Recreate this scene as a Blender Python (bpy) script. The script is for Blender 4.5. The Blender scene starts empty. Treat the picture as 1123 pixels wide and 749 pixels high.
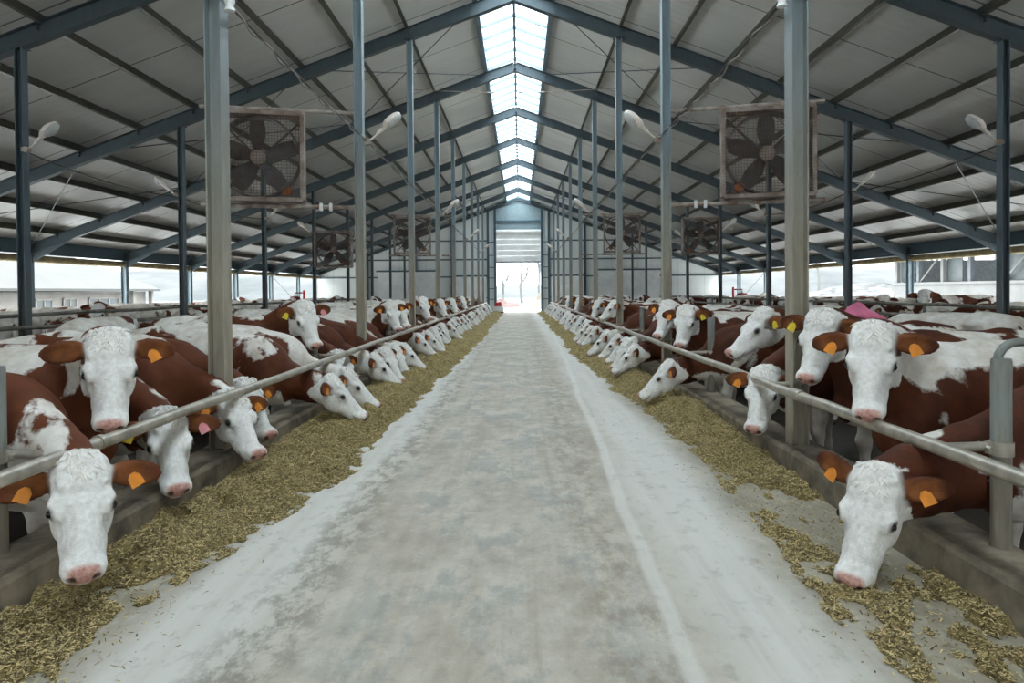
import bpy, math, random
import numpy as np
from mathutils import Vector, Matrix

sc = bpy.context.scene
# ---------------------------------------------------------------- camera, sky, exposure
CAM = Vector((0.10, 0.0, 1.52)); FPX = 735.0
cd = bpy.data.cameras.new('camera'); cam = bpy.data.objects.new('camera', cd)
sc.collection.objects.link(cam); sc.camera = cam
cd.sensor_width = 36; cd.lens = FPX/1123*36
PITCH, ROLL = 0.75, 0.45
cam.location = CAM
cam.rotation_euler = (Matrix.Rotation(math.radians(90-PITCH), 3, 'X') @ Matrix.Rotation(math.radians(-ROLL), 3, 'Z')).to_euler()
cd.shift_x = -9.0/1123; cd.shift_y = -46.0/1123
cd.clip_end = 2000
w = bpy.data.worlds.new('sky'); sc.world = w; w.use_nodes = True
bg = w.node_tree.nodes['Background']
# overcast sky: three times as bright overhead as at the horizon
wt = w.node_tree; tc = wt.nodes.new('ShaderNodeTexCoord'); sx = wt.nodes.new('ShaderNodeSeparateXYZ'); wt.links.new(tc.outputs['Generated'], sx.inputs[0])
mr = wt.nodes.new('ShaderNodeMapRange'); mr.inputs['From Min'].default_value = 0; mr.inputs['From Max'].default_value = 1
mr.inputs['To Min'].default_value = .75; mr.inputs['To Max'].default_value = 2.3; wt.links.new(sx.outputs[2], mr.inputs['Value']); wt.links.new(mr.outputs[0], bg.inputs[1])
bg.inputs[0].default_value = (.93, .975, 1.0, 1)
vs_ = sc.view_settings
vs_.view_transform = 'Standard'; vs_.look = 'None'; vs_.gamma = 1; vs_.use_curve_mapping = False
vs_.exposure = 2.5
sc.cycles.max_bounces = 10; sc.cycles.diffuse_bounces = 6; sc.cycles.transparent_max_bounces = 12
sc.cycles.sample_clamp_indirect = 6

# ---------------------------------------------------------------- the barn's measures
BAY, D0 = 5.0, 5.62                    # portal frames at D0 + n * BAY
FR = [D0+BAY*n for n in range(10)]     # the last one is the far gable
YN, YE = -9.6, FR[9]                   # near and far end of the roof
XP, XM, XE = 2.42, 7.75, 15.0           # posts by the feed lane, mid posts, eave columns
SL = .367                              # roof slope
def zraf(x): return 8.38-SL*abs(x)     # centre line of the rafters
def zroof(x): return zraf(x)+.33
XR, ZR = 2.20, .712                    # feed rails
COW_Z = -.20
# ---------------------------------------------------------------- helpers
C = bpy.context.scene.collection
rnd = random.Random(11)
V = Vector


class MB:
    """collects shapes; build() links them as one mesh object"""
    def __init__(s):
        s.v = []; s.f = []

    def add(s, vs, fs):
        o = len(s.v)
        s.v += [tuple(p) for p in vs]
        s.f += [tuple(i + o for i in f) for f in fs]
        return s

    def box(s, x0, x1, y0, y1, z0, z1):
        return s.add([(x0, y0, z0), (x1, y0, z0), (x1, y1, z0), (x0, y1, z0), (x0, y0, z1), (x1, y0, z1), (x1, y1, z1), (x0, y1, z1)],
                     [(0, 3, 2, 1), (4, 5, 6, 7), (0, 1, 5, 4), (1, 2, 6, 5), (2, 3, 7, 6), (3, 0, 4, 7)])

    def cbox(s, c, d):
        return s.box(c[0]-d[0]/2, c[0]+d[0]/2, c[1]-d[1]/2, c[1]+d[1]/2, c[2]-d[2]/2, c[2]+d[2]/2)

    def prism(s, poly, p0, p1, up=(0, 0, 1)):
        """closed 2-D polygon (a sideways, b up) swept from p0 to p1"""
        p0, p1 = V(p0), V(p1); d = (p1-p0).normalized(); u = V(up)
        sd = d.cross(u).normalized(); u = sd.cross(d)
        n = len(poly)
        vs = [p0+sd*a+u*b for a, b in poly]+[p1+sd*a+u*b for a, b in poly]
        fs = [(i, (i+1) % n, n+(i+1) % n, n+i) for i in range(n)]
        return s.add(vs, fs+[tuple(range(n))[::-1], tuple(range(n, 2*n))])

    def ibeam(s, p0, p1, w, h, t=.012, tw=.009, up=(0, 0, 1)):
        W, H = w/2, h/2; q = tw/2
        return s.prism([(-W, -H), (W, -H), (W, -H+t), (q, -H+t), (q, H-t), (W, H-t), (W, H), (-W, H), (-W, H-t), (-q, H-t), (-q, -H+t), (-W, -H+t)], p0, p1, up)

    def bar(s, p0, p1, w, h, up=(0, 0, 1)):
        W, H = w/2, h/2
        return s.prism([(-W, -H), (W, -H), (W, H), (-W, H)], p0, p1, up)

    def tube(s, pts, r, n=10, cap=True):
        pts = [V(p) for p in pts]; m = len(pts)
        rr = r if isinstance(r, (list, tuple)) else [r]*m
        d0 = (pts[1]-pts[0]).normalized()
        a = d0.orthogonal().normalized(); vs = []
        for i, p in enumerate(pts):
            d = ((pts[min(i+1, m-1)]-pts[max(i-1, 0)])).normalized()
            a = (a-d*a.dot(d)).normalized(); b = d.cross(a)
            for k in range(n):
                t = 2*math.pi*k/n
                vs.append(p+(a*math.cos(t)+b*math.sin(t))*rr[i])
        fs = [(i*n+k, i*n+(k+1) % n, (i+1)*n+(k+1) % n, (i+1)*n+k) for i in range(m-1) for k in range(n)]
        if cap:
            fs += [tuple(range(n))[::-1], tuple(range((m-1)*n, m*n))]
        return s.add(vs, fs)

    def lathe(s, prof, o=(0, 0, 0), axis=(0, 0, 1), n=20):
        """prof: (radius, along axis)"""
        ax = V(axis).normalized(); a = ax.orthogonal().normalized(); b = ax.cross(a); o = V(o); m = len(prof)
        vs = [o+ax*h+(a*math.cos(2*math.pi*k/n)+b*math.sin(2*math.pi*k/n))*max(r, 1e-4) for r, h in prof for k in range(n)]
        fs = [(i*n+k, i*n+(k+1) % n, (i+1)*n+(k+1) % n, (i+1)*n+k) for i in range(m-1) for k in range(n)]
        fs += [tuple(range(n))[::-1], tuple(range((m-1)*n, m*n))]
        return s.add(vs, fs)

    def ell(s, c, r, n=12, m=8, R=None):
        vs = []
        for i in range(m+1):
            t = math.pi*i/m
            for k in range(n):
                p = V((r[0]*math.sin(t)*math.cos(2*math.pi*k/n), r[1]*math.sin(t)*math.sin(2*math.pi*k/n), r[2]*math.cos(t)))
                if R is not None: p = R @ p
                vs.append(V(c)+p)
        fs = [(i*n+k, (i+1)*n+k, (i+1)*n+(k+1) % n, i*n+(k+1) % n) for i in range(m) for k in range(n)]
        return s.add(vs, fs)

    def mesh(s, name, mat, smooth=False):
        me = bpy.data.meshes.new(name); me.from_pydata(s.v, [], s.f)
        if mat: me.materials.append(mat)
        if smooth:
            me.polygons.foreach_set('use_smooth', [True]*len(me.polygons))
            me.set_sharp_from_angle(angle=math.radians(45))
        me.update(); return me

    def build(s, name, mat, parent=None, smooth=False):
        return link(name, s.mesh(name, mat, smooth), parent)


def link(name, me, parent=None):
    o = bpy.data.objects.new(name, me); C.objects.link(o)
    if parent: o.parent = parent
    return o


def tag(o, label, cat, group=None, kind=None):
    if label: o['label'] = label
    if cat: o['category'] = cat
    if group: o['group'] = group
    if kind: o['kind'] = kind
    return o


def struct(o):
    o['kind'] = 'structure'; return o


def thing(name, label, cat, loc=(0, 0, 0), group=None):
    o = bpy.data.objects.new(name, None); C.objects.link(o); o.location = loc
    o.empty_display_size = .1
    return tag(o, label, cat, group)


def copy_tree(o, parent=None):
    c = o.copy(); C.objects.link(c)
    if parent: c.parent = parent
    for ch in list(o.children): copy_tree(ch, c)
    return c


# ---- materials
class NT:
    def __init__(s, name):
        s.m = bpy.data.materials.new(name); s.m.use_nodes = True
        s.t = s.m.node_tree; s.b = s.t.nodes['Principled BSDF']; s.out = s.t.nodes['Material Output']

    def n(s, typ, **kw):
        x = s.t.nodes.new(typ)
        for k, v in kw.items():
            if k in ('ins',):
                for a, b in v.items():
                    if hasattr(b, 'is_output') or isinstance(b, bpy.types.NodeSocket): s.t.links.new(b, x.inputs[a])
                    else: x.inputs[a].default_value = b
            else: setattr(x, k, v)
        return x

    def lk(s, a, b): s.t.links.new(a, b)

    def coord(s, kind='Object', scale=(1, 1, 1)):
        tc = s.n('ShaderNodeTexCoord')
        mp = s.n('ShaderNodeMapping', ins={'Scale': scale}); s.lk(tc.outputs[kind], mp.inputs['Vector'])
        return mp.outputs[0]

    def noise(s, vec, scale, detail=4, rough=.55, dist=0):
        x = s.n('ShaderNodeTexNoise', ins={'Vector': vec, 'Scale': scale, 'Detail': detail, 'Roughness': rough, 'Distortion': dist})
        return x.outputs['Fac']

    def math(s, op, a, b=0., c=None, clamp=False):
        x = s.n('ShaderNodeMath', operation=op, use_clamp=clamp)
        for i, v in enumerate((a, b, c)):
            if v is None: continue
            if isinstance(v, bpy.types.NodeSocket): s.lk(v, x.inputs[i])
            else: x.inputs[i].default_value = v
        return x.outputs[0]

    def ramp(s, fac, a, b, c0=(0, 0, 0), c1=(1, 1, 1)):
        x = s.n('ShaderNodeValToRGB'); e = x.color_ramp.elements
        e[0].position = a; e[1].position = b; e[0].color = (*c0, 1); e[1].color = (*c1, 1)
        s.lk(fac, x.inputs[0]); return x.outputs[0]

    def mix(s, fac, a, b, mode='MIX'):
        x = s.n('ShaderNodeMix', data_type='RGBA', blend_type=mode)
        for i, v in ((0, fac), (6, a), (7, b)):
            if isinstance(v, bpy.types.NodeSocket): s.lk(v, x.inputs[i])
            elif i == 0: x.inputs[0].default_value = v
            else: x.inputs[i].default_value = (*v, 1)
        return x.outputs[2]

    def bump(s, h, strength=.3, dist=.02):
        x = s.n('ShaderNodeBump', ins={'Strength': strength, 'Distance': dist, 'Height': h})
        s.lk(x.outputs[0], s.b.inputs['Normal'])

    def set(s, base=None, rough=None, metal=None, **kw):
        for k, v in (('Base Color', base), ('Roughness', rough), ('Metallic', metal), *kw.items()):
            if v is None: continue
            if isinstance(v, bpy.types.NodeSocket): s.lk(v, s.b.inputs[k])
            elif isinstance(v, tuple): s.b.inputs[k].default_value = (*v, 1)
            else: s.b.inputs[k].default_value = v
        return s.m


def simple(name, col, rough=.6, metal=0., var=.25, scale=6., bump=0., dark=None, coord='Object', stretch=(1, 1, 1)):
    """a base colour with a mottled, slightly dirty variation"""
    t = NT(name); vec = t.coord(coord, stretch)
    f = t.noise(vec, scale, 5, .6)
    d = dark or tuple(c*(1-var) for c in col)
    col_s = t.ramp(f, .35, .65, d, tuple(min(1, c*(1+var*.4)) for c in col))
    if bump: t.bump(t.noise(vec, scale*6, 3), bump, .01)
    return t.set(col_s, rough, metal)
# ---------------------------------------------------------------- cows
# one continuous skin per pose, grown from a smooth distance field
def smin(a, b, k):
    h = np.clip(.5+.5*(b-a)/k, 0, 1)
    return b+(a-b)*h-k*h*(1-h)


class Field:
    def __init__(s, lo, hi, h):
        s.h = h; s.lo = np.array(lo, float)
        s.n = np.ceil((np.array(hi)-s.lo)/h).astype(int)+1
        s.d = np.full(s.n, 9., np.float32)

    def sub(s, lo, hi):
        a = np.clip(np.floor((lo-s.lo)/s.h).astype(int), 0, s.n-1)
        b = np.clip(np.ceil((hi-s.lo)/s.h).astype(int)+1, 1, s.n)
        sl = tuple(slice(i, max(j, i+1)) for i, j in zip(a, b))
        g = [((np.arange(q.start, q.stop)*s.h+l).astype(np.float32)) for q, l in zip(sl, s.lo)]
        return sl, np.meshgrid(*g, indexing='ij')

    def put(s, sl, f, k, cut=False):
        if cut: s.d[sl] = -smin(-s.d[sl], f, k)
        else: s.d[sl] = smin(s.d[sl], f, k)

    def ell(s, c, r, k=.06, R=None, cut=False):
        c = np.array(c, float); r = np.array(r, float)
        m = (np.max(r) if R is not None else r)+k*1.5+.03
        sl, (X, Y, Z) = s.sub(c-m, c+m)
        P = [X-c[0], Y-c[1], Z-c[2]]
        if R is not None:
            P = [R[0][i]*P[0]+R[1][i]*P[1]+R[2][i]*P[2] for i in range(3)]
        q = np.sqrt(sum((p/q_)**2 for p, q_ in zip(P, r)))
        q2 = np.sqrt(sum((p/q_**2)**2 for p, q_ in zip(P, r)))+1e-6
        f = q*(q-1)/q2
        if cut: f = f
        s.put(sl, f, k, cut)

    def cone(s, a, b, ra, rb, k=.06):
        a, b = np.array(a, float), np.array(b, float); m = max(ra, rb)+k*1.5+.03
        sl, (X, Y, Z) = s.sub(np.minimum(a, b)-m, np.maximum(a, b)+m)
        ab = b-a; L = max(ab.dot(ab), 1e-9)
        t = np.clip(((X-a[0])*ab[0]+(Y-a[1])*ab[1]+(Z-a[2])*ab[2])/L, 0, 1)
        f = np.sqrt((X-a[0]-t*ab[0])**2+(Y-a[1]-t*ab[1])**2+(Z-a[2]-t*ab[2])**2)-(ra+(rb-ra)*t)
        s.put(sl, f, k)

    def mesh(s):
        """surface nets"""
        d = s.d; ins = d < 0
        c = np.zeros(np.array(d.shape)-1, np.int8)
        for i in (0, 1):
            for j in (0, 1):
                for k in (0, 1):
                    c += ins[i:i+c.shape[0], j:j+c.shape[1], k:k+c.shape[2]]
        act = np.argwhere((c > 0) & (c < 8))
        idx = np.full(c.shape, -1, np.int64); idx[tuple(act.T)] = np.arange(len(act))
        acc = np.zeros((len(act), 3)); cnt = np.zeros(len(act))
        off = [(i, j, k) for i in (0, 1) for j in (0, 1) for k in (0, 1)]
        for p in off:
            for ax in range(3):
                if p[ax]: continue
                q = list(p); q[ax] = 1
                da = d[tuple((act+p).T)]; db = d[tuple((act+q).T)]
                x = (da < 0) != (db < 0)
                t = np.where(x, da/(da-db+1e-12), 0)
                v = np.array(p, float)[None]+np.eye(3)[ax][None]*t[:, None]
                acc[x] += v[x]; cnt[x] += 1
        vs = (act+acc/cnt[:, None])*s.h+s.lo
        fs = []
        for ax in range(3):
            u, w = (ax+1) % 3, (ax+2) % 3
            sl0 = [slice(None)]*3; sl1 = [slice(None)]*3
            sl0[ax] = slice(0, -1); sl1[ax] = slice(1, None)
            for t in (u, w):
                sl0[t] = slice(1, -1); sl1[t] = slice(1, -1)
            A = ins[tuple(sl0)]; B = ins[tuple(sl1)]
            e = np.argwhere(A != B); flip = A[tuple(e.T)]
            e[:, u] += 1; e[:, w] += 1
            def cell(du, dw):
                q = e.copy(); q[:, u] += du; q[:, w] += dw
                return idx[tuple(q.T)]
            quad = np.stack([cell(-1, -1), cell(0, -1), cell(0, 0), cell(-1, 0)], 1)
            quad[~flip] = quad[~flip][:, ::-1]
            fs.append(quad)
        return vs, np.concatenate(fs)


def rot_yp(yaw, pitch, roll=0):
    """columns: u (poll to muzzle), v (left), w (out of the forehead)"""
    return (Matrix.Rotation(math.radians(yaw), 3, 'Z') @ Matrix.Rotation(math.radians(-pitch), 3, 'Y') @ Matrix.Rotation(math.radians(roll), 3, 'X'))


HS = 1.14        # head size
def cow_field(poll, yaw, pitch, roll, h, drop=0., nk=.03, tailx=0., legs=0., ears=(0, 0), seed=0):
    R = rot_yp(yaw, pitch, roll); P = V(poll)
    def H(u, v, w): return P+R @ (V((u, v, w))*HS)
    pts = [H(.55, 0, 0), H(.1, .3, 0), H(.1, -.3, 0), P]
    lo = [-1.15, min(-.42, min(p.y for p in pts)-.06), -.02]
    hi = [max(.95, max(p.x for p in pts)+.08), max(.42, max(p.y for p in pts)+.06), max(1.48, max(p.z for p in pts)+.12)]
    F = Field(lo, hi, h); zz = -drop
    # trunk
    F.ell((-.15, 0, .97), (.70, .335, .37), .05)
    F.ell((-.20, 0, .84), (.55, .30, .27), .08)
    F.ell((.40, 0, .97+zz*.6), (.36, .255, .37), .10)
    F.ell((-.68, 0, 1.08), (.30, .26, .26), .08)
    F.cone((.46, 0, 1.25+zz), (.1, 0, 1.245+zz*.4), .085, .10, .10)
    F.cone((.1, 0, 1.245+zz*.4), (-.55, 0, 1.27), .10, .09, .10)
    F.cone((-.55, 0, 1.27), (-.90, 0, 1.26), .085, .07, .10)
    for s in (-1, 1):
        F.ell((-.52, s*.225, 1.23), (.11, .065, .055), .06)
        F.ell((-.92, s*.11, 1.17), (.075, .06, .07), .06)
        F.ell((.40, s*.20, 1.0+zz*.7), (.15, .085, .28), .07)
        F.ell((.52, s*.17, .86+zz*.5), (.15, .10, .14), .06)
        F.ell((-.70, s*.18, .86), (.23, .125, .31), .08)
    F.ell((.60, 0, .76+zz*.5), (.19, .15, .18), .08)
    # legs
    def leg(js, s, k=.035):
        for (a, ra), (b, rb) in zip(js, js[1:]):
            F.cone((a[0], s*a[1], a[2]), (b[0], s*b[1], b[2]), ra, rb, k)
    for s in (-1, 1):
        o = legs*s
        leg([((.42, .17, .74), .10), ((.41+o*.5, .165, .55), .075), ((.43+o, .16, .42), .058), ((.42+o, .16, .38), .05), ((.41+o*1.1, .16, .18), .036), ((.42+o*1.1, .16, .13), .046), ((.45+o*1.1, .16, .08), .042)], s)
        F.ell((.47+o*1.1, s*.16, .045), (.075, .058, .05), .02)
        o = -legs*s*.8
        leg([((-.62, .18, .72), .12), ((-.74+o*.5, .18, .58), .075), ((-.86+o, .165, .50), .056), ((-.845+o, .165, .44), .052), ((-.80+o, .165, .2), .038), ((-.79+o, .165, .14), .047), ((-.76+o, .165, .08), .043)], s)
        F.ell((-.74+o, s*.165, .045), (.075, .058, .05), .02)
    F.ell((-.50, 0, .60), (.20, .15, .14), .06)
    for s in (-1, 1):
        for q in (-.42, -.57): F.cone((q, s*.07, .5), (q, s*.075, .42), .022, .016, .03)
    # tail
    tl = [V((-.93, 0, 1.27)), V((-1.0, .0, 1.2)), V((-1.02, tailx*.3, .95)), V((-1.0, tailx*.8, .7)), V((-1.0, tailx, .5)), V((-1.0, tailx*1.05, .36))]
    for a, b, ra, rb in zip(tl, tl[1:], (.045, .033, .024, .022, .036), (.033, .024, .022, .036, .02)):
        F.cone(a, b, ra, rb, .03)
    # neck: crest and throat swept along two curves
    def bez(a, b, c, n=7):
        return [a*(1-t)**2+b*2*t*(1-t)+c*t*t for t in [i/(n-1) for i in range(n)]]
    c0, c2 = V((.44, 0, 1.20+zz)), H(-.02, 0, -.075)
    t0, t2 = V((.56, 0, .92+zz*.6)), H(.10, 0, -.15)
    back = R @ V((-1, 0, -.35)); back.normalize()
    c1 = (c0+c2)*.5+back*.05+V((0, 0, nk)); t1 = (t0+t2)*.5+V((0, 0, -.03))+back*.05
    cb, tb = bez(c0, c1, c2), bez(t0, t1, t2)
    rc = [.15, .125, .11, .10, .095, .09, .085]; rt = [.20, .17, .14, .12, .105, .095, .085]
    for i in range(6):
        F.cone(cb[i], cb[i+1], rc[i], rc[i+1], .05); F.cone(tb[i], tb[i+1], rt[i], rt[i+1], .05)
        m0, m1 = (cb[i]+tb[i])/2, (cb[i+1]+tb[i+1])/2
        F.cone(m0, m1, (rc[i]+rt[i])*.53, (rc[i+1]+rt[i+1])*.5, .05)
    for i in range(5):      # dewlap
        dn = V((0, 0, -1))
        F.cone(tb[i]+dn*rt[i]*.85, tb[i+1]+dn*rt[i+1]*.85, .045, .035, .05)
    # head
    def E(c, r, k, R2=None, cut=False):
        M = R if R2 is None else R @ R2
        F.ell(H(*c), [q*HS for q in r], k, [list(M[i]) for i in range(3)], cut)
    E((.09, 0, -.085), (.15, .112, .088), .03)
    E((.0, 0, -.040), (.062, .102, .055), .03)
    E((.06, 0, -.045), (.10, .110, .055), .03)
    E((.16, 0, -.055), (.12, .100, .05), .03)
    for s in (-1, 1):
        E((.185, s*.096, -.050), (.055, .03, .036), .025)
        E((.165, s*.068, -.150), (.125, .050, .095), .035)
        E((.32, s*.050, -.125), (.10, .036, .05), .03)
        E((.30, s*.038, -.10), (.12, .036, .05), .03)
    def K(a, b, ra, rb, k): F.cone(H(*a), H(*b), ra*HS, rb*HS, k)
    K((.20, 0, -.072), (.42, 0, -.068), .070, .046, .03)
    K((.15, 0, -.205), (.40, 0, -.138), .050, .034, .04)
    K((.22, 0, -.13), (.42, 0, -.10), .076, .048, .03)
    E((.450, 0, -.080), (.052, .083, .060), .025)
    E((.480, 0, -.060), (.036, .070, .046), .02)
    for s in (-1, 1):
        E((.475, s*.045, -.058), (.035, .030, .034), .015)
        E((.42, s*.045, -.105), (.06, .036, .035), .02)
    E((.448, 0, -.135), (.046, .054, .030), .015)
    for s in (-1, 1):
        E((.508, s*.043, -.056), (.026, .013, .016), .012, Matrix.Rotation(s*.6, 3, 'X'), True)
        E((.208, s*.122, -.046), (.024, .013, .016), .01, None, True)
        E((.27, s*.088, -.085), (.045, .014, .02), .02, None, True)
    for s in (-1, 1):
        e = ears[(s+1)//2]
        M = ear_mat(s, e); base = V((.035, s*.085, -.075))
        c = base+M @ V((.118, 0, 0))
        K(base, base+M @ V((.06, 0, 0)), .028, .026, .02)
        E(c, (.115, .062, .020), .012, M)
        E(c+M @ V((.014, 0, .025)), (.088, .045, .022), .008, M, True)
    # curly poll: lumps
    rr = random.Random(seed)
    for i in range(46):
        a = rr.uniform(-.05, .12); b = rr.uniform(-.088, .088)
        w = .010-.2*(a-.02)**2-abs(b)*.22-(.03 if a < -.02 else 0)
        E((a, b, w), (rr.uniform(.016, .028), rr.uniform(.010, .018), rr.uniform(.008, .014)), .012, Matrix.Rotation(rr.uniform(-.9, .9), 3, 'Z'))
    return F, R, P


def ear_mat(s, e=0):
    """local ear frame in head space: x along the ear, z out of its opening"""
    ax = V((.10-e, s*1.0, -.12)).normalized()
    op = V((.55, 0, .80)); op = (op-ax*op.dot(ax)).normalized()
    y = op.cross(ax)
    return Matrix((ax, y, op)).transposed()


def cow_mesh(name, mat, poll, yaw, pitch, roll=0, h=.014, smooth=1, **kw):
    ears = kw.get('ears', (0, 0))
    F, R, P = cow_field(poll, yaw, pitch, roll, h, **kw)
    vs, fs = F.mesh()
    me = bpy.data.meshes.new(name)
    me.vertices.add(len(vs)); me.vertices.foreach_set('co', vs.astype(np.float32).ravel())
    me.loops.add(fs.size); me.loops.foreach_set('vertex_index', fs.astype(np.int32).ravel())
    me.polygons.add(len(fs)); me.polygons.foreach_set('loop_start', np.arange(0, fs.size, 4, dtype=np.int32))
    me.polygons.foreach_set('use_smooth', np.ones(len(fs), bool))
    me.update(calc_edges=True); me.validate()
    # coat regions, from the anatomy
    Rn = np.array(R); L = (vs-np.array(P)) @ Rn/HS           # head-local u,v,w
    u, v, w = L.T
    def st(x, a, b): return np.clip((x-a)/(b-a), 0, 1)
    headness = st(u, -.10, -.03)*(1-st(np.abs(v), .13, .15))*st(.62-u, 0, .02)*st(w, -.30, -.24)
    earx = np.zeros(len(vs)); earin = np.zeros(len(vs))
    for s in (-1, 1):
        M = np.array(ear_mat(s, ears[(s+1)//2])); Q = (L-np.array((.035, s*.085, -.075))) @ M
        q = st(Q[:, 0], .02, .045)*(np.abs(Q[:, 1]) < .085)*(np.abs(Q[:, 2]) < .06)*(Q[:, 0] < .26)
        earx = np.maximum(earx, q)
        earin = np.maximum(earin, q*st(Q[:, 2], -.012, .004)*st(.056-np.abs(Q[:, 1]), 0, .02)*st(.2-Q[:, 0], 0, .04))
    nose = st(u+.35*w, .450, .472)*st(w, -.112, -.092)*st(.068-np.abs(v)-.25*np.maximum(0, -w-.05), 0, .022)*headness
    nose = np.maximum(nose, headness*st(u, .455, .475)*st(-w, .11, .13)*.45)
    lid = np.zeros(len(vs)); nos = np.zeros(len(vs))
    for s in (-1, 1):
        lid = np.maximum(lid, 1-st(np.sqrt(((u-.208)/1.25)**2+(v-s*.116)**2+(w+.046)**2), .020, .032))
        nos = np.maximum(nos, 1-st(np.sqrt(((u-.508)/1.4)**2+(v-s*.043)**2+(w+.056)**2), .013, .021))
    mouth = headness*(1-st(np.abs(w+.112), .003, .009))*st(u, .38, .42)*.8
    leg = 1-st(vs[:, 2], .42, .56)
    leg[headness > .2] = 0; leg[(vs[:, 0] > .7) & (vs[:, 2] > .2)] = 0
    hoof = 1-st(vs[:, 2], .06, .08); hoof[vs[:, 0] > .75] = 0
    under = (1-st(vs[:, 2], .60, .74))*(vs[:, 0] < .7)
    tailt = (vs[:, 0] < -.95)*(1-st(vs[:, 2], .55, .62))
    white = np.maximum.reduce([headness, leg, under*.8, tailt])
    at = me.color_attributes.new('coat', 'FLOAT_COLOR', 'POINT')
    at.data.foreach_set('color', np.stack([white, earx, nose, np.ones_like(white)], 1).astype(np.float32).ravel())
    at = me.color_attributes.new('mark', 'FLOAT_COLOR', 'POINT')
    dark = np.maximum.reduce([lid*.8, nos*.95, mouth, hoof])
    brown = np.exp(-((vs[:, 0]-.62)/.30)**2-((vs[:, 2]-.95)/.42)**2)*1.0
    top = np.exp(-((vs[:, 2]-1.36)/.10)**2)*(vs[:, 0] < .45)
    side = .5+.5*np.clip(brown-1.15*top-.25*(vs[:, 0] < -.75), -1, 1)
    at.data.foreach_set('color', np.stack([dark, earin, headness, side], 1).astype(np.float32).ravel())
    me.materials.append(mat)
    return dict(me=me, R=R, P=P, ears=ears)


def coat_material():
    t = NT('cow_coat')
    oi = t.n('ShaderNodeTexCoord')
    seed = t.n('ShaderNodeAttribute', attribute_type='OBJECT', attribute_name='patch_seed').outputs['Fac']
    bias = t.n('ShaderNodeAttribute', attribute_type='OBJECT', attribute_name='patch_bias').outputs['Fac']
    tone = t.n('ShaderNodeAttribute', attribute_type='OBJECT', attribute_name='coat_tone').outputs['Fac']
    off = t.n('ShaderNodeCombineXYZ', ins={0: t.math('MULTIPLY', seed, 7.31), 1: t.math('MULTIPLY', seed, 3.77), 2: t.math('MULTIPLY', seed, 5.13)})
    vec = t.n('ShaderNodeVectorMath', operation='ADD')
    t.lk(oi.outputs['Object'], vec.inputs[0]); t.lk(off.outputs[0], vec.inputs[1])
    a = t.n('ShaderNodeAttribute', attribute_name='coat'); sa = t.n('ShaderNodeSeparateColor'); t.lk(a.outputs['Color'], sa.inputs[0])
    b = t.n('ShaderNodeAttribute', attribute_name='mark'); sb = t.n('ShaderNodeSeparateColor'); t.lk(b.outputs['Color'], sb.inputs[0])
    big = t.noise(vec.outputs[0], 1.55, 5, .48, .5)
    fine = t.noise(oi.outputs['Object'], 38, 3, .6)
    # white where regions or patches say so, with a hairy, ragged edge
    big = t.math('SUBTRACT', big, t.math('MULTIPLY', t.math('SUBTRACT', b.outputs['Alpha'], .5), .20))
    p = t.math('ADD', t.math('SUBTRACT', big, bias), t.math('MULTIPLY', t.math('SUBTRACT', fine, .5), .035))
    patch = t.math('MULTIPLY', p, 40., clamp=False)
    patch = t.math('ADD', patch, .5, clamp=True)
    reg = t.math('ADD', sa.outputs[0], t.math('MULTIPLY', t.math('SUBTRACT', fine, .5), .7))
    reg = t.math('MULTIPLY_ADD', t.math('SUBTRACT', reg, .5), 6., .5, clamp=True)
    wf = t.math('MAXIMUM', patch, reg)
    wf = t.math('MULTIPLY', wf, t.math('SUBTRACT', 1., sa.outputs[1]), clamp=True)
    mott = t.noise(oi.outputs['Object'], 5, 5, .65)
    br = t.ramp(mott, .3, .72, (.034, .009, .004), (.118, .031, .011))
    br = t.mix(tone, br, (.21, .062, .022), 'MIX')
    wh = t.ramp(mott, .28, .66, (.50, .42, .33), (.84, .82, .78))
    wh = t.mix(sb.outputs[2], wh, t.ramp(fine, .3, .7, (.66, .64, .60), (.86, .85, .82)))
    col = t.mix(wf, br, wh)
    col = t.mix(sb.outputs[1], col, t.ramp(mott, .30, .70, (.085, .026, .009), (.30, .105, .032)))
    col = t.mix(sa.outputs[2], col, t.ramp(t.noise(oi.outputs['Object'], 55, 3), .35, .6, (.42, .20, .16), (.62, .37, .32)))
    col = t.mix(sb.outputs[0], col, (.035, .02, .016))
    vm = t.n('ShaderNodeMapping', ins={'Scale': (30, 60, 60)}); t.lk(oi.outputs['Object'], vm.inputs[0])
    hair = t.noise(vm.outputs[0], 2.2, 4, .7)
    t.bump(hair, .35, .012)
    return t.set(col, .72, **{'Specular IOR Level': .25})


M_COAT = coat_material()
M_EYE = simple('cow_eye', (.012, .008, .006), .08, var=.2)
M_TAGO = simple('tag_orange', (.85, .30, .03), .45, var=.15, scale=20)
M_TAGY = simple('tag_yellow', (.80, .62, .04), .45, var=.15, scale=20)
M_TAGP = simple('tag_pink', (.85, .34, .38), .45, var=.15, scale=20)
M_HAIR = simple('poll_hair', (.84, .81, .76), .8, var=.2, scale=30)


def tag_mesh(mat):
    m = MB(); t = .004
    pr = [(-.012, 0), (-.03, -.022), (-.033, -.075), (.033, -.075), (.03, -.022), (.012, 0)]
    n = len(pr)
    m.add([(-t/2, a, b) for a, b in pr]+[(t/2, a, b) for a, b in pr], [tuple(range(n)), tuple(range(n, 2*n))[::-1]]+[(i, n+i, n+(i+1) % n, (i+1) % n) for i in range(n)])
    m.lathe([(.009, -.006), (.009, .008)], (0, 0, -.008), (1, 0, 0), 10)
    return m.mesh('ear_tag', mat)


TAGS = [tag_mesh(M_TAGO), tag_mesh(M_TAGY), tag_mesh(M_TAGP)]
m_ = MB(); m_.ell((0, 0, 0), (.021, .019, .018), 14, 10); EYE = m_.mesh('eye', M_EYE, True)


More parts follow.
